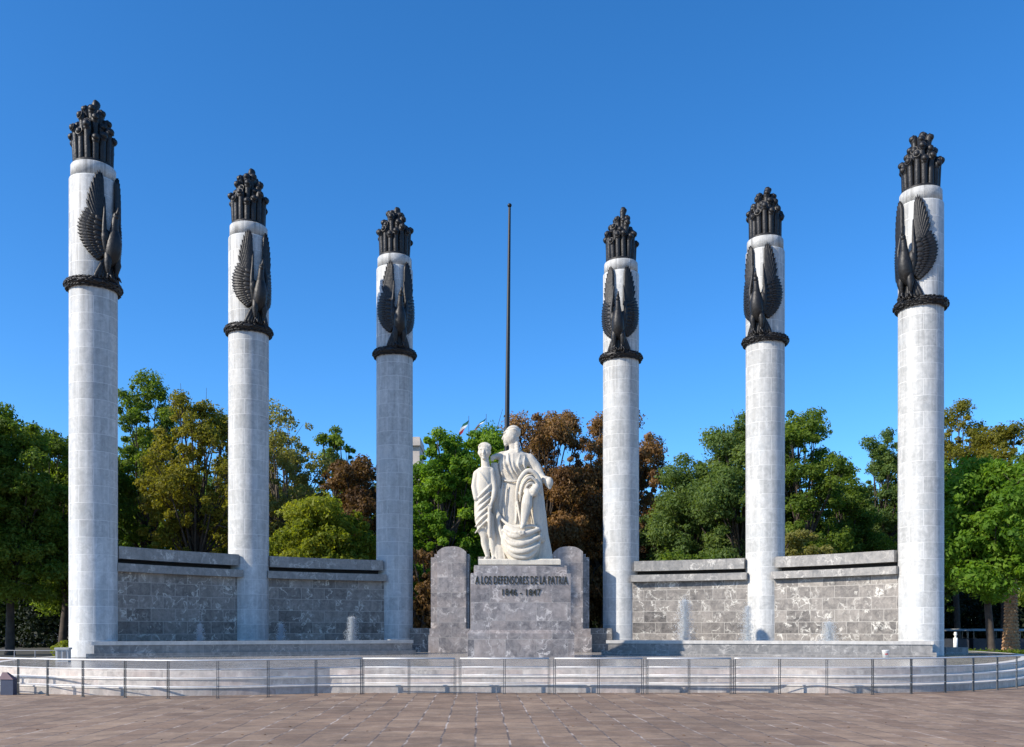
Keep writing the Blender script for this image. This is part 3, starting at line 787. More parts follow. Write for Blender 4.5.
y = SB()   # standing youth
yd = -.46
y.e(484.6,453.0,yd,6.0,.24,8.0); y.e(485,448.8,yd+.04,6.7,.27,5.2)
for k in range(6): y.e(480.2+k*1.9, 447.6-1.0*math.sin(PI*k/5), yd-.13, 1.3, .06, 1.6)
y.t([(484,451.8,yd-.23),(483.7,455.2,yd-.275)], [.75,1.15]); y.t([(480.6,451.2,yd-.2),(484,450.9,yd-.225),(487.8,451.2,yd-.2)], .85)
y.e(483.8,457.1,yd-.225,2.0,.035,.55); y.e(483.9,458.3,yd-.22,1.7,.035,.6); y.e(484,460.2,yd-.18,2.2,.07,1.5)
y.e(481.4,455,yd-.17,1.6,.06,2.2); y.e(487.2,455,yd-.17,1.6,.06,2.2); y.e(481.8,453,yd-.2,1.0,.025,.45); y.e(486.4,453,yd-.2,1.0,.025,.45)
y.e(478.9,454,yd+.02,.9,.06,2); y.e(490.4,454,yd+.02,.9,.06,2)
y.t([(485,459,yd+.02),(486,470,yd+.03)], [3.9,4.5])
y.t([(478.6,473.5,yd+.02),(486,470.5,yd+.02),(491.2,472,yd)], [3.4,4.2,3.6])
y.loft([(485.3,469,yd,6.5,.2),(485,474,yd,8.3,.25),(484.3,484,yd,8.6,.27),(483.4,495,yd,8.2,.26),(483,506,yd,8.4,.28),(483.5,517,yd,8.8,.29),(485,526,yd,7.4,.25)])
y.t([(476.8,475,yd),(474.6,488,yd-.05),(476.5,500,yd-.18)], [3.4,3.1,2.6])
y.t([(491.6,473,yd-.05),(494.2,486,yd-.1),(494.4,493,yd-.16)], [3.3,2.8,2.4]); y.t([(494.4,492,yd-.16),(493.6,500,yd-.28),(491.8,505,yd-.36)], [2.5,2.1,1.6])
hand(y, (491,507), (-.3,.95), yd-.4)
y.t([(489.6,508,yd-.42),(489.8,522,yd-.38),(490.2,538,yd-.3)], [1.4,2.0,1.5])
for k in range(6):
    q = 486+k*6.2
    y.curve([(491,q,yd-.2),(487,q+5,yd-.30),(481,q+11,yd-.30),(475.5,q+17,yd-.10)], 1.55)
y.curve([(478,472,yd-.15),(483,478,yd-.27),(489,487,yd-.24)], 1.2)
y.t([(480.5,520,yd),(482.5,532,yd-.05),(484.5,536,yd-.05)], [5.6,4.5,4.0]); y.t([(484.5,536,yd-.05),(485.2,545,yd+.02),(488,557,yd)], [3.9,3.8,2.2]); y.t([(488,557.5,yd),(485.5,559.6,yd-.25)], [2.2,1.5])
y.t([(489,518,yd),(490.5,531,yd-.1),(492.5,536,yd-.1)], [5.4,4.5,3.9]); y.t([(492.5,536,yd-.1),(493,546,yd-.02),(494,557,yd)], [3.8,3.5,2.3]); y.t([(494,557.5,yd),(493,559.6,yd-.22)], [2.1,1.5])
y.loft([(494.5,463,-.12,3.5,.14),(495.5,476,-.12,5.2,.2),(496,492,-.12,6.5,.24),(497,512,-.12,6.5,.25),(498.5,535,-.18,7.5,.3),(500,552,-.25,8.5,.36),(500.5,561,-.25,9.5,.4)])
for k in range(3): y.curve([(494+k*3,510,-.33),(495.5+k*3,535,-.46),(497+k*4,559,-.62)], 1.2)
y.finish('youth_figure', .022)

f = SB()   # fallen figure hanging over the woman's knee
f.e(529.5,489,-.42,10.5,.34,14)
f.curve([(516.8,507,-.55),(516.8,494,-.68),(519.5,482,-.76),(526.5,473.5,-.76),(533,474.5,-.74),(539,482,-.66),(541.5,495,-.55)], [1.6,2.2,2.8,3.2,3.2,3.0,2.4])
f.curve([(520,503,-.66),(521,492,-.78),(524.5,483.5,-.84),(530,480,-.84),(536,484,-.78),(539,493,-.66)], [1.2,1.8,2.2,2.4,2.2,1.6])
f.curve([(524,494,-.80),(527,487.5,-.88),(532,486,-.87),(536,491,-.78)], [1.3,1.8,1.9,1.3])
f.e(533.8,493.4,-.90,4.4,.20,5.2); f.e(535.6,490.4,-.88,4.2,.19,4.0); f.e(531.2,494.5,-.99,1.3,.07,1.2); f.e(532,497.6,-.97,2.0,.09,1.6); f.e(534.8,496.6,-.95,1.0,.05,1.2); f.e(536,491.8,-.92,3.2,.12,3)
f.t([(527.8,494,-.84),(527.2,500,-.93)], [3.4,4.2]); f.t([(527.2,500,-.93),(526.6,507,-.97),(524.6,518,-.98),(523.4,525,-1.0)], [5.0,5.6,4.2,2.9])
f.t([(523.4,525,-1.0),(521.6,530,-1.1)], [2.5,1.7])
f.curve([(516.8,500,-.6),(518.4,512,-.72),(520.6,526,-.86)], 1.7)
f.t([(536,498,-.62),(538.5,515,-.6),(541,540,-.55)], [4.6,4.6,4.2]); f.curve([(541,487,-.5),(543,510,-.52),(543.6,530,-.5)], 2.6)
f.curve([(533,500,-.75),(533.5,515,-.74),(535,530,-.74)], 1.6)
f.e(548.6,483.5,-.42,4.4,.2,5.6); f.e(545,480,-.35,4.4,.2,3.2); f.curve([(546,486,-.55),(549.5,490,-.5),(551.5,486,-.45)], 1.3)
f.finish('fallen_figure')

d = SB()   # the sweep of drapery across the front
d.loft([(519.5,526,-.5,16,.36),(519.5,535,-.55,19,.47),(520.5,545,-.58,19.5,.52),(521.5,554,-.58,17,.51),(522,560.8,-.58,13,.44)])
d.curve([(497,511,-.45),(502.5,521,-.62),(511,527.2,-.80),(521,529,-.92),(531,527.5,-.88),(540,529.5,-.7)], [1.4,1.8,2.0,2.2,2.2,2.0])
d.curve([(497,513,-.5),(499.5,527,-.64),(504,543,-.82),(511.5,555.5,-.96),(523,558.5,-1.02),(533.5,554,-.96),(539.5,541,-.8),(541,529,-.66)], [1.6,2.2,2.6,2.8,2.8,2.6,2.2,1.6])
d.curve([(503.5,531,-.78),(512,537.5,-1.03),(523,536.5,-1.12),(538,531,-.90)], [1.6,3.2,3.6,2.6])
d.curve([(503.5,538,-.82),(512.5,545.5,-1.07),(525,545,-1.14),(539,538.5,-.92)], [1.6,3.2,3.5,2.6])
d.curve([(506,546,-.88),(514,552.5,-1.08),(526,552.5,-1.13),(538,546,-.94)], [1.6,3.0,3.3,2.4])
d.curve([(499,520,-.5),(503,537,-.66),(511,552,-.88)], 1.8)
d.t([(512,534,-1.06),(517,534.5,-1.18)], [1.6,1.8]); hand(d, (520,534.6), (.97,.2), -1.24)
d.t([(544,540,-.3),(548,560,-.25)], [3.5,4.2])
d.finish('drapery')
b = MB(); x0, x1 = PX(478.5,35.3), PX(560.5,35.3)
b.box(x0, x1, -1.0, .92, -.20, -.03); b.prism([(x0,-.98),(x1,-.98),(x1,.92),(x0,.92)], -.03, .02, [(x0+.05,-.93),(x1-.05,-.93),(x1-.05,.87),(x0+.05,.87)], bottom=False)
b.build('plinth', M_STATUE, st)

# ------------------------------------------------------------------ flagpole behind the monument
t = thing('flagpole', 'tall thin dark flagpole without a flag rising behind the statue', 'flagpole', (PX(504.5,56), 56, 0))
b = MB(); b.tube([(0,0,.3),(.1,0,9),(.30,0,26.6)], [.19,.17,.075], n=14); b.build('pole', M_POLE, t)
b = MB(); b.lathe([(.5,0),(.5,.25),(.3,.3)], 20); b.build('base', M_COPING, t)
b = MB(); b.ell((.30,0,26.75), (.13,.13,.12)); b.build('finial', M_POLE, t)

# ------------------------------------------------------------------ steel fence round the steps
def fence(pts, posts_at, label, closed_ends=True):
    """pts: plan polyline; posts_at: arc lengths"""
    t = thing('steel_fence', label, 'fence', (0,0,0), 0, 'steel fence sections round the steps')
    Q = [Vector((p[0],p[1])) for p in pts]; acc = [0]
    for i in range(len(Q)-1): acc.append(acc[-1]+(Q[i+1]-Q[i]).length)
    tot = acc[-1]
    def at(s):
        s = min(max(s,0), tot)
        for i in range(len(Q)-1):
            if s <= acc[i+1]+1e-9:
                f2 = (s-acc[i])/(acc[i+1]-acc[i]); return Q[i].lerp(Q[i+1], f2), (Q[i+1]-Q[i]).normalized()
        return Q[-1], (Q[-1]-Q[-2]).normalized()
    for z, rr in ((.93,.021),(.71,.011),(.50,.011),(.29,.011)):
        mb = MB(); mb.tube([(p.x,p.y,z) for p in Q], rr, n=8, round_ends=False); mb.build('rail', M_STEEL, t)
    for s in posts_at(tot):
        p, tg = at(s); nn = Vector((-tg.y, tg.x)); mb = MB()
        for q in (-.022, .022):                          # twin flat bars
            a = p+tg*q; h1 = tg*.008; h2 = nn*.014
            mb.prism([a-h1-h2, a+h1-h2, a+h1+h2, a-h1+h2], 0, .91)
        mb.prism([p-tg*.045-nn*.03, p+tg*.045-nn*.03, p+tg*.045+nn*.03, p-tg*.045+nn*.03], 0, .012)
        mb.build('post', M_POST, t)
even = lambda n: (lambda tot: [tot*k/n for k in range(n+1)])
lf = catmull([(-19.2,33.0),(-18.0,29.6),(-16.4,27.1),(-15.0,25.8),(-12.9,24.75),(-11.3,23.9),(-9.85,23.5),(-7.85,23.1),(-6.0,23.7),(-3.93,24.72)], 6)
fence(lf, even(17), 'curved steel fence with thin rails round the left end of the steps')
cen = [(362,456,'first from the left'),(459,550,'directly below the pedestal'),(553.5,643.5,'third from the left'),(646,732,'fourth from the left')]
where = ['straight steel fence panel before the low wall left of the pedestal', 'straight steel fence panel directly in front of the inscribed pedestal',
         'straight steel fence panel in front of the column right of the pedestal', 'straight steel fence panel before the sunlit wall with the tallest jet']
for (a, c, _), lab in zip(cen, where):
    y0 = 24.72
    fence([(PX(a+1,y0),y0),(PX(c-1,y0),y0)], even(2), lab)
rf = catmull([(PX(734.5,24.75),24.75),(7.1,24.75),(9.0,24.45),(11.2,25.1),(13.0,26.1),(14.6,27.3),(16.6,29.3),(18.8,31.8),(20.6,34.4)], 6)
fence(rf, even(16), 'curved steel fence with bright rails round the right end of the steps')

# low rail and small objects near the left column
t = thing('low_railing', 'low grey metal railing on the terrace left of the pale box', 'railing', (0,0,0))
ra, rb = Vector((-18.0,32.9)), Vector((-15.6,32.4))
b = MB(); b.tube([(*ra,.96),(*rb,.96)], .012, n=8); b.build('rail', M_GREY, t)
for k in range(4):
    p = ra.lerp(rb, k/3); b = MB(); b.tube([(*p,ZP),(*p,.96)], .014, n=8); b.build('post', M_GREY, t)
t = thing('stone_box', 'small pale stone box with recessed panels at the foot of the leftmost column', 'box', (-14.5,30.6,ZP), R(12))
b = MB(); b.box(-.19,.19,-.19,.19,0,.40); b.build('body', M_RIM, t)
b = MB(); b.box(-.22,.22,-.22,.22,.40,.46); b.build('lid', M_RIM, t)
for s in (-.08,.08):
    b = MB(); b.box(s-.05,s+.05,-.197,-.189,.06,.36); b.build('panel', M_POOL, t)
t = thing('plastic_bucket', 'small white plastic bucket with a red mark standing before the right basin', 'bucket', (PX(885.5,35.2),35.2,ZP))
b = MB(); b.lathe([(.105,0),(.125,.24),(.135,.25),(.135,.265),(.118,.265),(.10,.02)], 24); b.build('pail', M_WHITE, t)
b = MB(); b.tube([(.135*math.cos(a),-.02-.05*math.sin(a),.255+.05*math.sin(a)) for a in [PI*k/10 for k in range(11)]], .005, n=6); b.build('handle', M_STEEL, t)
M_RED = plain('red_print', (.45,.03,.03), .6)
b = MB(); b.grid([[(.1225*math.sin(a),-.1225*math.cos(a),z) for a in [-.5+.1*k for k in range(11)]] for z in (.11,.15)]); b.build('printed_band', M_RED, t)
t = thing('shadow_stand_in', 'dark box shape with a pitched top, added in place of a shadow cast on the steps at the far left', 'box', (-13.0,24.4,0), R(-8))  # added solid, stands in for a shadow falling across the steps
M_SHADOW_NAVY = plain('shadow_navy', (.025,.035,.07), .6); M_SHADOW_MAROON = plain('shadow_maroon', (.11,.06,.075), .7)  # the shadow's dark tones, put into the colour of the added shape
b = MB(); b.box(-.19,.17,-.02,.14,0,.40); b.build('body', M_SHADOW_NAVY, t)
b = MB(); b.prism([(-.21,-.04),(.19,-.04),(.19,.16),(-.21,.16)], .40, .58, [(-.17,.03),(-.05,.03),(-.05,.1),(-.17,.1)]); b.build('lid', M_SHADOW_MAROON, t)  # pitched top of the added shadow shape, not a real lid

# ------------------------------------------------------------------ trees
def leaf_cloud(name, m, centers, radii, counts, size, rng, parent=None, droop=0.0, flat=.75, tints=None, shell=.42):
    P_, T_, O_ = [], [], []
    for i, (c, r, n) in enumerate(zip(centers, radii, counts)):
        v = rng.normal(size=(n,3)); v /= np.linalg.norm(v, axis=1)[:,None]
        rad = (shell + (1-shell)*rng.random(n)) ** 1.0
        rad = np.where(rng.random(n) < .3, rng.random(n)**.5, rad)
        rad *= 1+.35*np.sin(v[:,0]*5+i)*np.sin(v[:,1]*4+2*i)*np.sin(v[:,2]*5+i*3)
        q = v*rad[:,None]*r; q[:,2] *= flat
        if droop: q[:,2] -= droop*r*rng.random(n)*(q[:,0]**2+q[:,1]**2)/(r*r)
        P_.append(np.asarray(c)+q); O_.append(v)
        base = tints[i] if tints is not None else .5
        T_.append(np.clip(base + rng.normal(0,.16,n), 0, 1))
    C = np.concatenate(P_); T = np.concatenate(T_); n = len(C)
    nr = np.concatenate(O_)*.75 + rng.normal(size=(n,3))*.55; nr[:,2] += .3
    nr /= np.linalg.norm(nr, axis=1)[:,None]
    u = rng.normal(size=(n,3))
    if droop: u[:,2] -= 1.6
    u -= nr*(u*nr).sum(1)[:,None]; u /= np.linalg.norm(u, axis=1)[:,None]
    w = np.cross(nr, u)
    s = size*rng.uniform(.6,1.35,n)[:,None]
    bend = np.cross(u, w)*s*.18
    V = np.stack([C-u*s, C-w*s*.5+bend, C+u*s, C+w*s*.5+bend], 1).reshape(-1,3).astype(np.float32)
    me = bpy.data.meshes.new(name); me.vertices.add(4*n); me.loops.add(4*n); me.polygons.add(n)
    me.vertices.foreach_set('co', V.ravel()); me.loops.foreach_set('vertex_index', np.arange(4*n, dtype=np.int32))
    me.polygons.foreach_set('loop_start', np.arange(0,4*n,4,dtype=np.int32))
    me.update(calc_edges=True)
    at = me.attributes.new('tint', 'FLOAT', 'FACE'); at.data.foreach_set('value', T.astype(np.float32))
    me.materials.append(m)
    o = bpy.data.objects.new(name, me); COL.objects.link(o)
    if parent: o.parent = parent
    return o

def tree(px, d, top, wpx, bottom, kind, label, seed, dens=.8, leaf=.125, clumps=54, droop=0.0, name='broadleaf_tree', bark=None, group='trees behind the monument', trunk_r=.28, gap=1.0, shape=1.0, cat='tree', boxy=.5):
    rng = np.random.default_rng(seed)
    x = PX(px, d); H = PZ(top, d); B = max(.8, PZ(bottom, d)); rx = wpx/2/F*d
    t = thing(name, label, cat, (x, d, 0), 0, group)
    zc = (H+B)/2; hz = (H-B)/2
    C, Rr, Cn, T = [], [], [], []
    for i in range(clumps):
        for _ in range(20):
            v = rng.normal(size=3); v /= np.linalg.norm(v); v /= (np.sum(np.abs(v)**4)**.25)**boxy; k = .25+.75*rng.random()**.6
            p = v*k
            # widest a little below the middle, narrower on top
            wz = 1.0 - .35*max(0, p[2])**1.5*shape
            q = np.array([p[0]*rx*.92*wz, p[1]*rx*.92*wz, p[2]*hz*.88])
            r = rx*(.19+.20*rng.random()**1.3)*gap
            if all(np.linalg.norm(q-c0) > .42*(r+r0) for c0, r0 in zip(C, Rr)): break
        C.append(q); Rr.append(r)
    C = np.array(C); C[:,2] += zc
    Rr = np.array(Rr)
    topc = (C[:,2]+Rr*.8).max(); C[:,2] = B+(C[:,2]-B)*(H-B)/(topc-B)
    # loose sprays of leaves between the clumps and round the outline
    ne = clumps*2; v = rng.normal(size=(ne,3)); v /= np.linalg.norm(v,axis=1)[:,None]; v /= ((np.abs(v)**4).sum(1)[:,None]**.25)**boxy
    q = v*rng.uniform(.45,1.0,(ne,1)); wz = 1-.35*np.maximum(0,q[:,2:])**1.5*shape
    Ce = np.concatenate([q[:,:2]*rx*wz, q[:,2:]*hz*.92+zc], 1); Re = rx*rng.uniform(.07,.16,ne)*gap
    tints = np.clip(.5+rng.normal(0,.17,len(Rr)), .1, .9)
    nb = len(Rr); C = np.concatenate([C, Ce]); Rr = np.concatenate([Rr, Re]); tints = np.concatenate([tints, np.clip(.55+rng.normal(0,.2,ne),.1,.95)])
    area = Rr**2; cnt = (area/leaf**2*11*dens).astype(int)+30
    leaf_cloud('crown', LEAF[kind], C, Rr, cnt, leaf, rng, t, droop, tints=tints)
    mb = MB(); base = Vector((0,0,0)); hub = Vector((rng.uniform(-.5,.5), rng.uniform(-.5,.5), B+.35*(H-B)))
    mid = Vector((rng.uniform(-.25,.25), rng.uniform(-.25,.25), hub.z*.5))
    mb.tube([base-Vector((0,0,.1)), Vector((0,0,.4)), mid, hub], [trunk_r*1.35, trunk_r*1.05, trunk_r*.85, trunk_r*.6], n=10)
    for i in range(nb):
        c = Vector(C[i]); sst = mid.lerp(hub, float(rng.uniform(.15,1.0)))
        m1 = sst.lerp(c, .5)+Vector((rng.uniform(-.4,.4), rng.uniform(-.4,.4), rng.uniform(.1,.7)))
        mb.tube([sst, m1, c], [trunk_r*.36, trunk_r*.22, trunk_r*.07], n=6)
        for _ in range(2):
            e = c+Vector(rng.normal(size=3))*float(Rr[i])*.55
            mb.tube([m1.lerp(c,.6), e], [trunk_r*.12, trunk_r*.04], n=5)
    mb.build('trunk', bark or M_BARK, t)
    return t

TREES = [
 # px, depth, top, width, bottom, kind, label, seed, extra
 (10, 62, 400, 130, 621, 'green', 'tall green tree at the far left edge of the trees', 11, {}),
 (-48, 60, 392, 130, 615, 'green', 'broad green tree reaching into view from beyond the left edge', 12, {}),
 (62, 68, 410, 120, 625, 'green', 'green tree partly hidden behind the leftmost column on its left side', 13, {}),
 (142, 74, 368, 96, 600, 'green', 'tallest green tree just right of the leftmost column', 14, dict(clumps=51, gap=.9)),
 (198, 68, 392, 112, 613, 'olive', 'olive yellow tree with open branches between the two leftmost columns', 15, dict(dens=.5, clumps=80, gap=.8)),
 (283, 74, 401, 104, 600, 'pale', 'pale wispy half bare tree right of the second column from the left', 16, dict(dens=.3, clumps=90, gap=.75, bark=M_PALEBARK)),
 (318, 60, 492, 118, 612, 'yellow', 'low rounded yellow green tree above the second shaded wall panel', 17, dict(trunk_r=.2)),
 (337, 84, 425, 48, 525, 'green', 'small bright crown rising above the dark brown tree', 18, dict(clumps=20)),
 (354, 72, 450, 100, 622, 'rust', 'dark rusty brown tree left of the column nearest the pedestal', 19, dict(droop=.5, name='cypress_tree')),
 (442, 66, 428, 76, 610, 'bright', 'rounded bright green tree beside the shaded column left of the statue', 20, dict(clumps=70, dens=1.1, boxy=.9, shape=.5, gap=1.05)),
 (488, 69, 424, 92, 610, 'bright', 'bright green tree directly behind the youth of the statue', 21, dict(clumps=70, dens=1.1, boxy=.9, shape=.5, gap=1.05)),
 (540, 79, 408, 112, 655, 'brown', 'drooping reddish brown cypress tree directly behind the woman of the statue', 61, dict(droop=.7, clumps=70, dens=1.0, gap=.85, shape=.1, boxy=.9, name='cypress_tree', trunk_r=.4)),
 (604, 82, 401, 118, 655, 'brown', 'tallest reddish brown cypress tree, partly behind the column right of the pedestal', 22, dict(droop=.7, clumps=95, gap=.72, shape=.1, boxy=1.1, name='cypress_tree', trunk_r=.5)),
 (645, 86, 446, 52, 625, 'brown', 'smaller brown cypress tree showing right of the column beside the pedestal', 23, dict(droop=.7, clumps=34, gap=.8, name='cypress_tree')),
 (424, 60, 548, 52, 652, 'rust', 'low rusty brown bush tree left of the left pylon', 24, dict(clumps=23, droop=.4, name='cypress_tree')),
 (690, 78, 452, 100, 625, 'blue', 'loose bluish green tree above the sunlit wall right of the statue', 25, dict(dens=.7)),
 (742, 74, 412, 110, 621, 'blue', 'large spreading bluish green tree behind the second column from the right', 26, dict(dens=.85, clumps=57)),
 (800, 72, 402, 100, 615, 'green', 'tall green tree just right of the second column from the right', 27, dict(clumps=54, gap=.9)),
 (845, 80, 462, 74, 615, 'green', 'lower green tree between the two tall trees beside the rightmost column', 28, {}),
 (888, 86, 424, 70, 615, 'blue', 'tall thin bluish tree just left of the rightmost column', 29, dict(dens=.8)),
 (958, 86, 396, 66, 585, 'olive', 'tall olive tree rising above the bright tree beside the rightmost column', 30, dict(dens=.7)),
 (1004, 82, 420, 76, 585, 'olive', 'dull olive tree top above the bright green tree at the far right', 31, dict(dens=.8)),
 (992, 47, 452, 124, 608, 'bright', 'big bright green tree over the hedge at the far right', 32, dict(clumps=57, trunk_r=.2)),
 (1068, 62, 430, 130, 615, 'green', 'green tree reaching into view from beyond the right edge', 33, {}),
 (935, 72, 455, 70, 625, 'green', 'green tree hidden mostly behind the rightmost column', 34, {}),
 (795, 62, 528, 74, 612, 'pale', 'low pale leaved bush tree above the rightmost wall panel', 35, dict(clumps=23, dens=.8)),
 (700, 60, 548, 90, 620, 'green', 'low green bush tree behind the wall with the tallest jet', 36, dict(clumps=23)),
 (250, 86, 440, 90, 625, 'olive', 'olive tree hidden mostly behind the second column from the left', 37, dict(dens=.8)),
 (395, 82, 470, 80, 620, 'dark', 'dark tree hidden mostly behind the shaded column left of the pedestal', 38, {}),
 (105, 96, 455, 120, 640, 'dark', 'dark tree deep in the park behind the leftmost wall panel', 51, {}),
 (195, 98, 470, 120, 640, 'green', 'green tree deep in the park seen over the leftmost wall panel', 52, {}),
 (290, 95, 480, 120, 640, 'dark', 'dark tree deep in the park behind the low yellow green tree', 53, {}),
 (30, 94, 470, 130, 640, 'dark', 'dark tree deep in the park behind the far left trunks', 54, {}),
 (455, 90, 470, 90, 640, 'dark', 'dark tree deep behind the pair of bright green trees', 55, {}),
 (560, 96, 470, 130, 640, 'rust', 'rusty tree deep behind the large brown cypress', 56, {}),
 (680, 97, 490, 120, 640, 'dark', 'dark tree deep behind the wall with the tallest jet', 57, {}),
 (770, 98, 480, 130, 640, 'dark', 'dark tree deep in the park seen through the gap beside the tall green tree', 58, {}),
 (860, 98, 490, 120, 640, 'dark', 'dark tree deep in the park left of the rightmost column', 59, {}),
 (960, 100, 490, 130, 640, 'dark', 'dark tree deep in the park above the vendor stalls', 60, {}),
]
for px, dd, top, wpx, bot, kind, lab, seed, kw in TREES:
    tree(px, dd, top, wpx, bot, kind, lab, seed, **kw)

# the deep shade of the park behind: a mass of undergrowth and far trees that cannot be told apart
rng = np.random.default_rng(77)
C, Rr, Cn, T = [], [], [], []
for k in range(110):
    xx = rng.uniform(-85, 85); dd = rng.uniform(98, 125); hh = rng.uniform(3, 12)
    C.append((xx, dd, hh*.9)); Rr.append(rng.uniform(3.5,5.5)); T.append(rng.uniform(.1,.4))
for k in range(130):
    xx = rng.uniform(-75, 75); dd = rng.uniform(86, 97)
    C.append((xx, dd, rng.uniform(1,4.5))); Rr.append(rng.uniform(2.2,3.6)); T.append(rng.uniform(.05,.35))
Cn = [int(r*r*125) for r in Rr]
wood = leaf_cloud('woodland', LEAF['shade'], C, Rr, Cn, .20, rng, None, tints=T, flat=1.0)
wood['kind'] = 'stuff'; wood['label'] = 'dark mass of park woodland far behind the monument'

# hedge, shrub, palm
def leafy_box(name, x0, x1, y0, y1, z0, z1, n, leaf, seed, label, cat):
    rng = np.random.default_rng(seed)
    nx = int((x1-x0)/.35); Cc = [(x0+(x1-x0)*(k+.5)/nx, (y0+y1)/2+rng.uniform(-.05,.05), (z0+z1)/2) for k in range(nx)]
    o = leaf_cloud(name, LEAF['hedge'], Cc, [ (z1-z0)*.62 ]*nx, [n]*nx, leaf, rng, None, tints=list(rng.uniform(.35,.65,nx)), flat=.8)
    return tag(o, label, cat)
leafy_box('hedge', PX(967,46), 30, 45.5, 46.3, .30, .74, 260, .05, 5, 'low clipped green hedge under the trees at the far right', 'hedge')
b = MB(); b.box(PX(944,41.2), PX(966,41.2), 41.0, 41.6, ZP, .9); tag(b.build('low_kerb_wall', M_POOL), 'low blue grey stone kerb between the rightmost column and the hedge', 'kerb')
rng = np.random.default_rng(8)
o = leaf_cloud('shrub', LEAF['yellow'], [(-17.4,36.8,1.0),(-17.1,36.9,.95),(-17.7,36.9,.9)], [.32,.28,.28], [260,200,200], .07, rng, None, tints=[.6,.5,.5])
tag(o, 'small yellow green shrub behind the pale stone box', 'shrub')

pd, pxx = 51.5, 1011
t = thing('palm_tree', 'palm with a thick brown diamond scarred trunk behind the hedge', 'palm', (PX(pxx,pd), pd, 0))
M_PALM = plain('palm_bark', (.36,.21,.10), .85, 0, .35, 4.0, .5)
mb = MB(); mb.tube([(0,0,-.1),(0,0,.5),(.0,0,2.5),(-.02,0,7.0)], [.50,.44,.30,.25], n=16)
for i in range(36):
    z = .25+i*.185; r = np.interp(z, [0,.5,2.5,7], [.47,.43,.30,.25])
    nn = 11
    for k in range(nn):
        a = 2*PI*(k+.5*(i % 2))/nn
        M = Matrix((Vector((-math.sin(a),math.cos(a),0)), Vector((math.cos(a),math.sin(a),.35)).normalized(), Vector((-.35*math.cos(a),-.35*math.sin(a),1)).normalized())).transposed()
        mb.ell((r*math.cos(a), r*math.sin(a), z), (.11*r/.35,.055,.085), M, n=6, m=4)
mb.build('trunk', M_PALM, t)
rng = random.Random(4)
mb = MB()
for k in range(34):
    a = rng.uniform(0,2*PI); up = rng.uniform(-.3,1.2); ln = rng.uniform(2.2,3.2); prev = None
    pts = []
    for i in range(9):
        s = i/8; rr = ln*s*math.cos(up*.6); zz = 7.0+ln*s*math.sin(up)*.8-1.9*s*s
        pts.append(Vector((rr*math.cos(a), rr*math.sin(a), zz)))
    mb.tube(pts, [.035-.003*i for i in range(9)], n=5)
    sidev = Vector((-math.sin(a), math.cos(a), 0))
    for i in range(1, 9):
        for q in (0,.33,.66):
            if i == 8 and q: continue
            p = pts[i].lerp(pts[min(8,i+1)], q)
            for sg in (-1, 1):
                e = p+sidev*sg*.42*(1-.5*i/8)+Vector((math.cos(a)*.22, math.sin(a)*.22, -.16))
                wv = Vector((math.cos(a), math.sin(a), 0))*.03
                mb.face([p-wv, p+wv, e])
o = mb.build('crown', LEAF['yellow'], t)
at = o.data.attributes.new('tint', 'FLOAT', 'FACE'); at.data.foreach_set('value', np.full(len(o.data.polygons), .45, dtype=np.float32))

# stalls under the trees at the right
M_STALL = plain('stall_cloth', (.05,.055,.065), .8); M_ROOF = plain('stall_roof', (.34,.33,.30), .7)
for k, (px, lab) in enumerate(((950,'dark vendor stall with a pale roof nearest the rightmost column'), (985,'dark vendor stall with a pale roof behind the thin tree trunk'), (1030,'dark vendor stall with a pale roof beyond the palm trunk'))):
    dd = 74+k*.5
    t = thing('vendor_stall', lab, 'stall', (PX(px,dd), dd, 0), R(4*k-4), 'vendor stalls under the trees')
    mb = MB(); mb.box(-1.2,1.2,-.6,.6,.004,.95); mb.build('counter', M_STALL, t)
    mb = MB(); mb.prism([(-1.4,-.9),(1.4,-.9),(1.4,.9),(-1.4,.9)], 1.55, 1.72, [(-1.2,-.2),(1.2,-.2),(1.2,.2),(-1.2,.2)]); mb.build('roof', M_ROOF, t)
    for sx in (-1.15,1.15):
        for sy in (-.55,.55):
            mb = MB(); mb.tube([(sx,sy,.95),(sx,sy,1.56)], .03, n=6, round_ends=False); mb.build('post', M_ROOF, t)
mb = MB(); mb.lathe([(.10,1.05),(.07,1.12),(.08,1.2),(.14,1.32),(.09,1.4),(.11,1.45),(.05,1.48)], 16, (PX(955.5,70),70)); mb.lathe([(.15,0),(.15,1.05)], 12, (PX(955.5,70),70))
tag(mb.build('white_urn', M_WHITE), 'small white urn shaped post in the shade beside the rightmost column', 'urn')

# ------------------------------------------------------------------ hill-top building and its flags, far behind
dB = 150.0
hill = MB(); rows = []
for i in range(9):
    s = i/8; rr = 70*(1-s)+32*s; zz = 19*(s*s*(3-2*s))
    rows.append([(PX(470,dB)+rr*1.2*math.cos(2*PI*k/40), dB+50+rr*math.sin(2*PI*k/40), zz+.01) for k in range(40)])
hill.grid(rows, close=True, caps=True)
structure(hill.build('hill', M_SOIL))
cs = thing('castle_building', 'pale stone hilltop building glimpsed between the column and the bright green tree', 'building', (0, dB, 0))
b = MB(); b.box(PX(398,dB+18), PX(419.5,dB+18), 18, 26, 17, PZ(446,dB+18)); b.build('tower', M_CREAM, cs)
b = MB(); b.box(PX(396,dB+18), PX(420.5,dB+18), 17.4, 26.6, PZ(446,dB+18), PZ(441,dB+18)); b.box(PX(397,dB+18), PX(420,dB+18), 17.8, 26.2, PZ(441,dB+18)+.01, PZ(437,dB+18)); b.build('cornice', M_CREAM, cs)
b = MB(); b.box(PX(420,dB+18)+.01, PX(552,dB+18), 19, 30, 17, PZ(474,dB+18)); b.build('wing', M_CREAM, cs)
M_DARKGLASS = plain('dark_glass', (.03,.035,.04), .2)
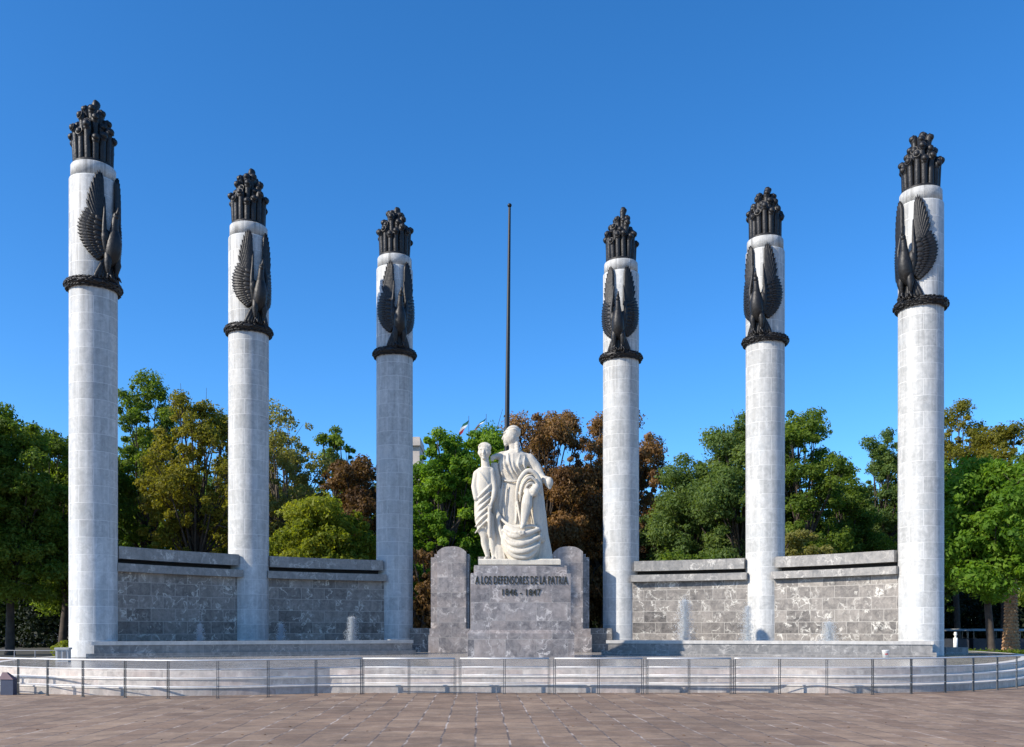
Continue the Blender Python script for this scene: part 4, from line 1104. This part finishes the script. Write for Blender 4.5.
for px in (404, 413.5, 430, 445, 460, 475, 490, 505, 520, 535):
    yy = 17.95 if px < 420 else 18.95
    b = MB(); xx = PX(px, dB+18); b.box(xx-.6, xx+.6, yy, yy+.04, PZ(488,dB+18), PZ(480,dB+18)); b.build('window', M_DARKGLASS, cs)
b = MB(); b.box(PX(531,dB+18), PX(543,dB+18), 20, 24, PZ(474,dB+18)+.01, PZ(435,dB+18)); b.build('turret', M_CREAM, cs)
M_FG = plain('flag_green', (.01,.10,.06), .8); M_FW = plain('flag_white', (.75,.75,.75), .8); M_FR = plain('flag_red', (.42,.02,.03), .8)
def flag(px_pole, px_low, ytop, ylow, lab):
    D = dB+20; t = thing('national_flag', lab, 'flag', (PX(px_pole,D), D, 0), 0, 'flags above the trees')
    b = MB(); b.tube([(0,0,20),(0,0,PZ(ytop-4,D))], [.07,.04], n=8); b.build('pole', M_POLE, t)
    z0, z1 = PZ(ytop,D), PZ(ylow,D); dx = PX(px_low,D)-PX(px_pole,D)
    for i, (mm, nm) in enumerate(((M_FG,'green_stripe'),(M_FW,'white_stripe'),(M_FR,'red_stripe'))):
        rows = []
        for a in range(7):
            s = (i+a/6)/3; row = []
            for q in range(7):
                v = q/6; x = dx*s+.25*math.sin(5*s+2*v)*s + v*.55*(dx/abs(dx)) ; z = z0+(z1-z0)*s*.78-v*.7+.0*s
                row.append((x + .5*v*(dx/abs(dx)), .28*math.sin(7*s+3*v), z))
            rows.append(row)
        b = MB(); b.grid(rows); b.grid([[ (p[0],p[1]+.02,p[2]) for p in r] for r in reversed(rows)]); b.build(nm, mm, t)
flag(468.8, 464.0, 420, 436, 'limp green white and red flag hanging above the bright green tree')
flag(486.2, 479.5, 418, 430, 'smaller furled green white and red flag above the youth of the statue')

# dry leaves blown onto the plaza
M_DRY = plain('dry_leaf', (.20,.11,.05), .8, 0, .5, 3.0)
rng = np.random.default_rng(21); mb = MB()
for k in range(150):
    x = rng.uniform(-9, 9); yv = rng.uniform(12.5, 24.0); a = rng.uniform(0, 6.28); q = rng.uniform(.015, .04)
    c, sn = math.cos(a)*q, math.sin(a)*q
    mb.face([(x+c,yv+sn,.006),(x-sn*.5,yv+c*.5,.014),(x-c,yv-sn,.006),(x+sn*.5,yv-c*.5,.018)])
o = mb.build('fallen_leaves', M_DRY); o['kind'] = 'stuff'; o['label'] = 'small dry leaves scattered on the brown plaza paving'
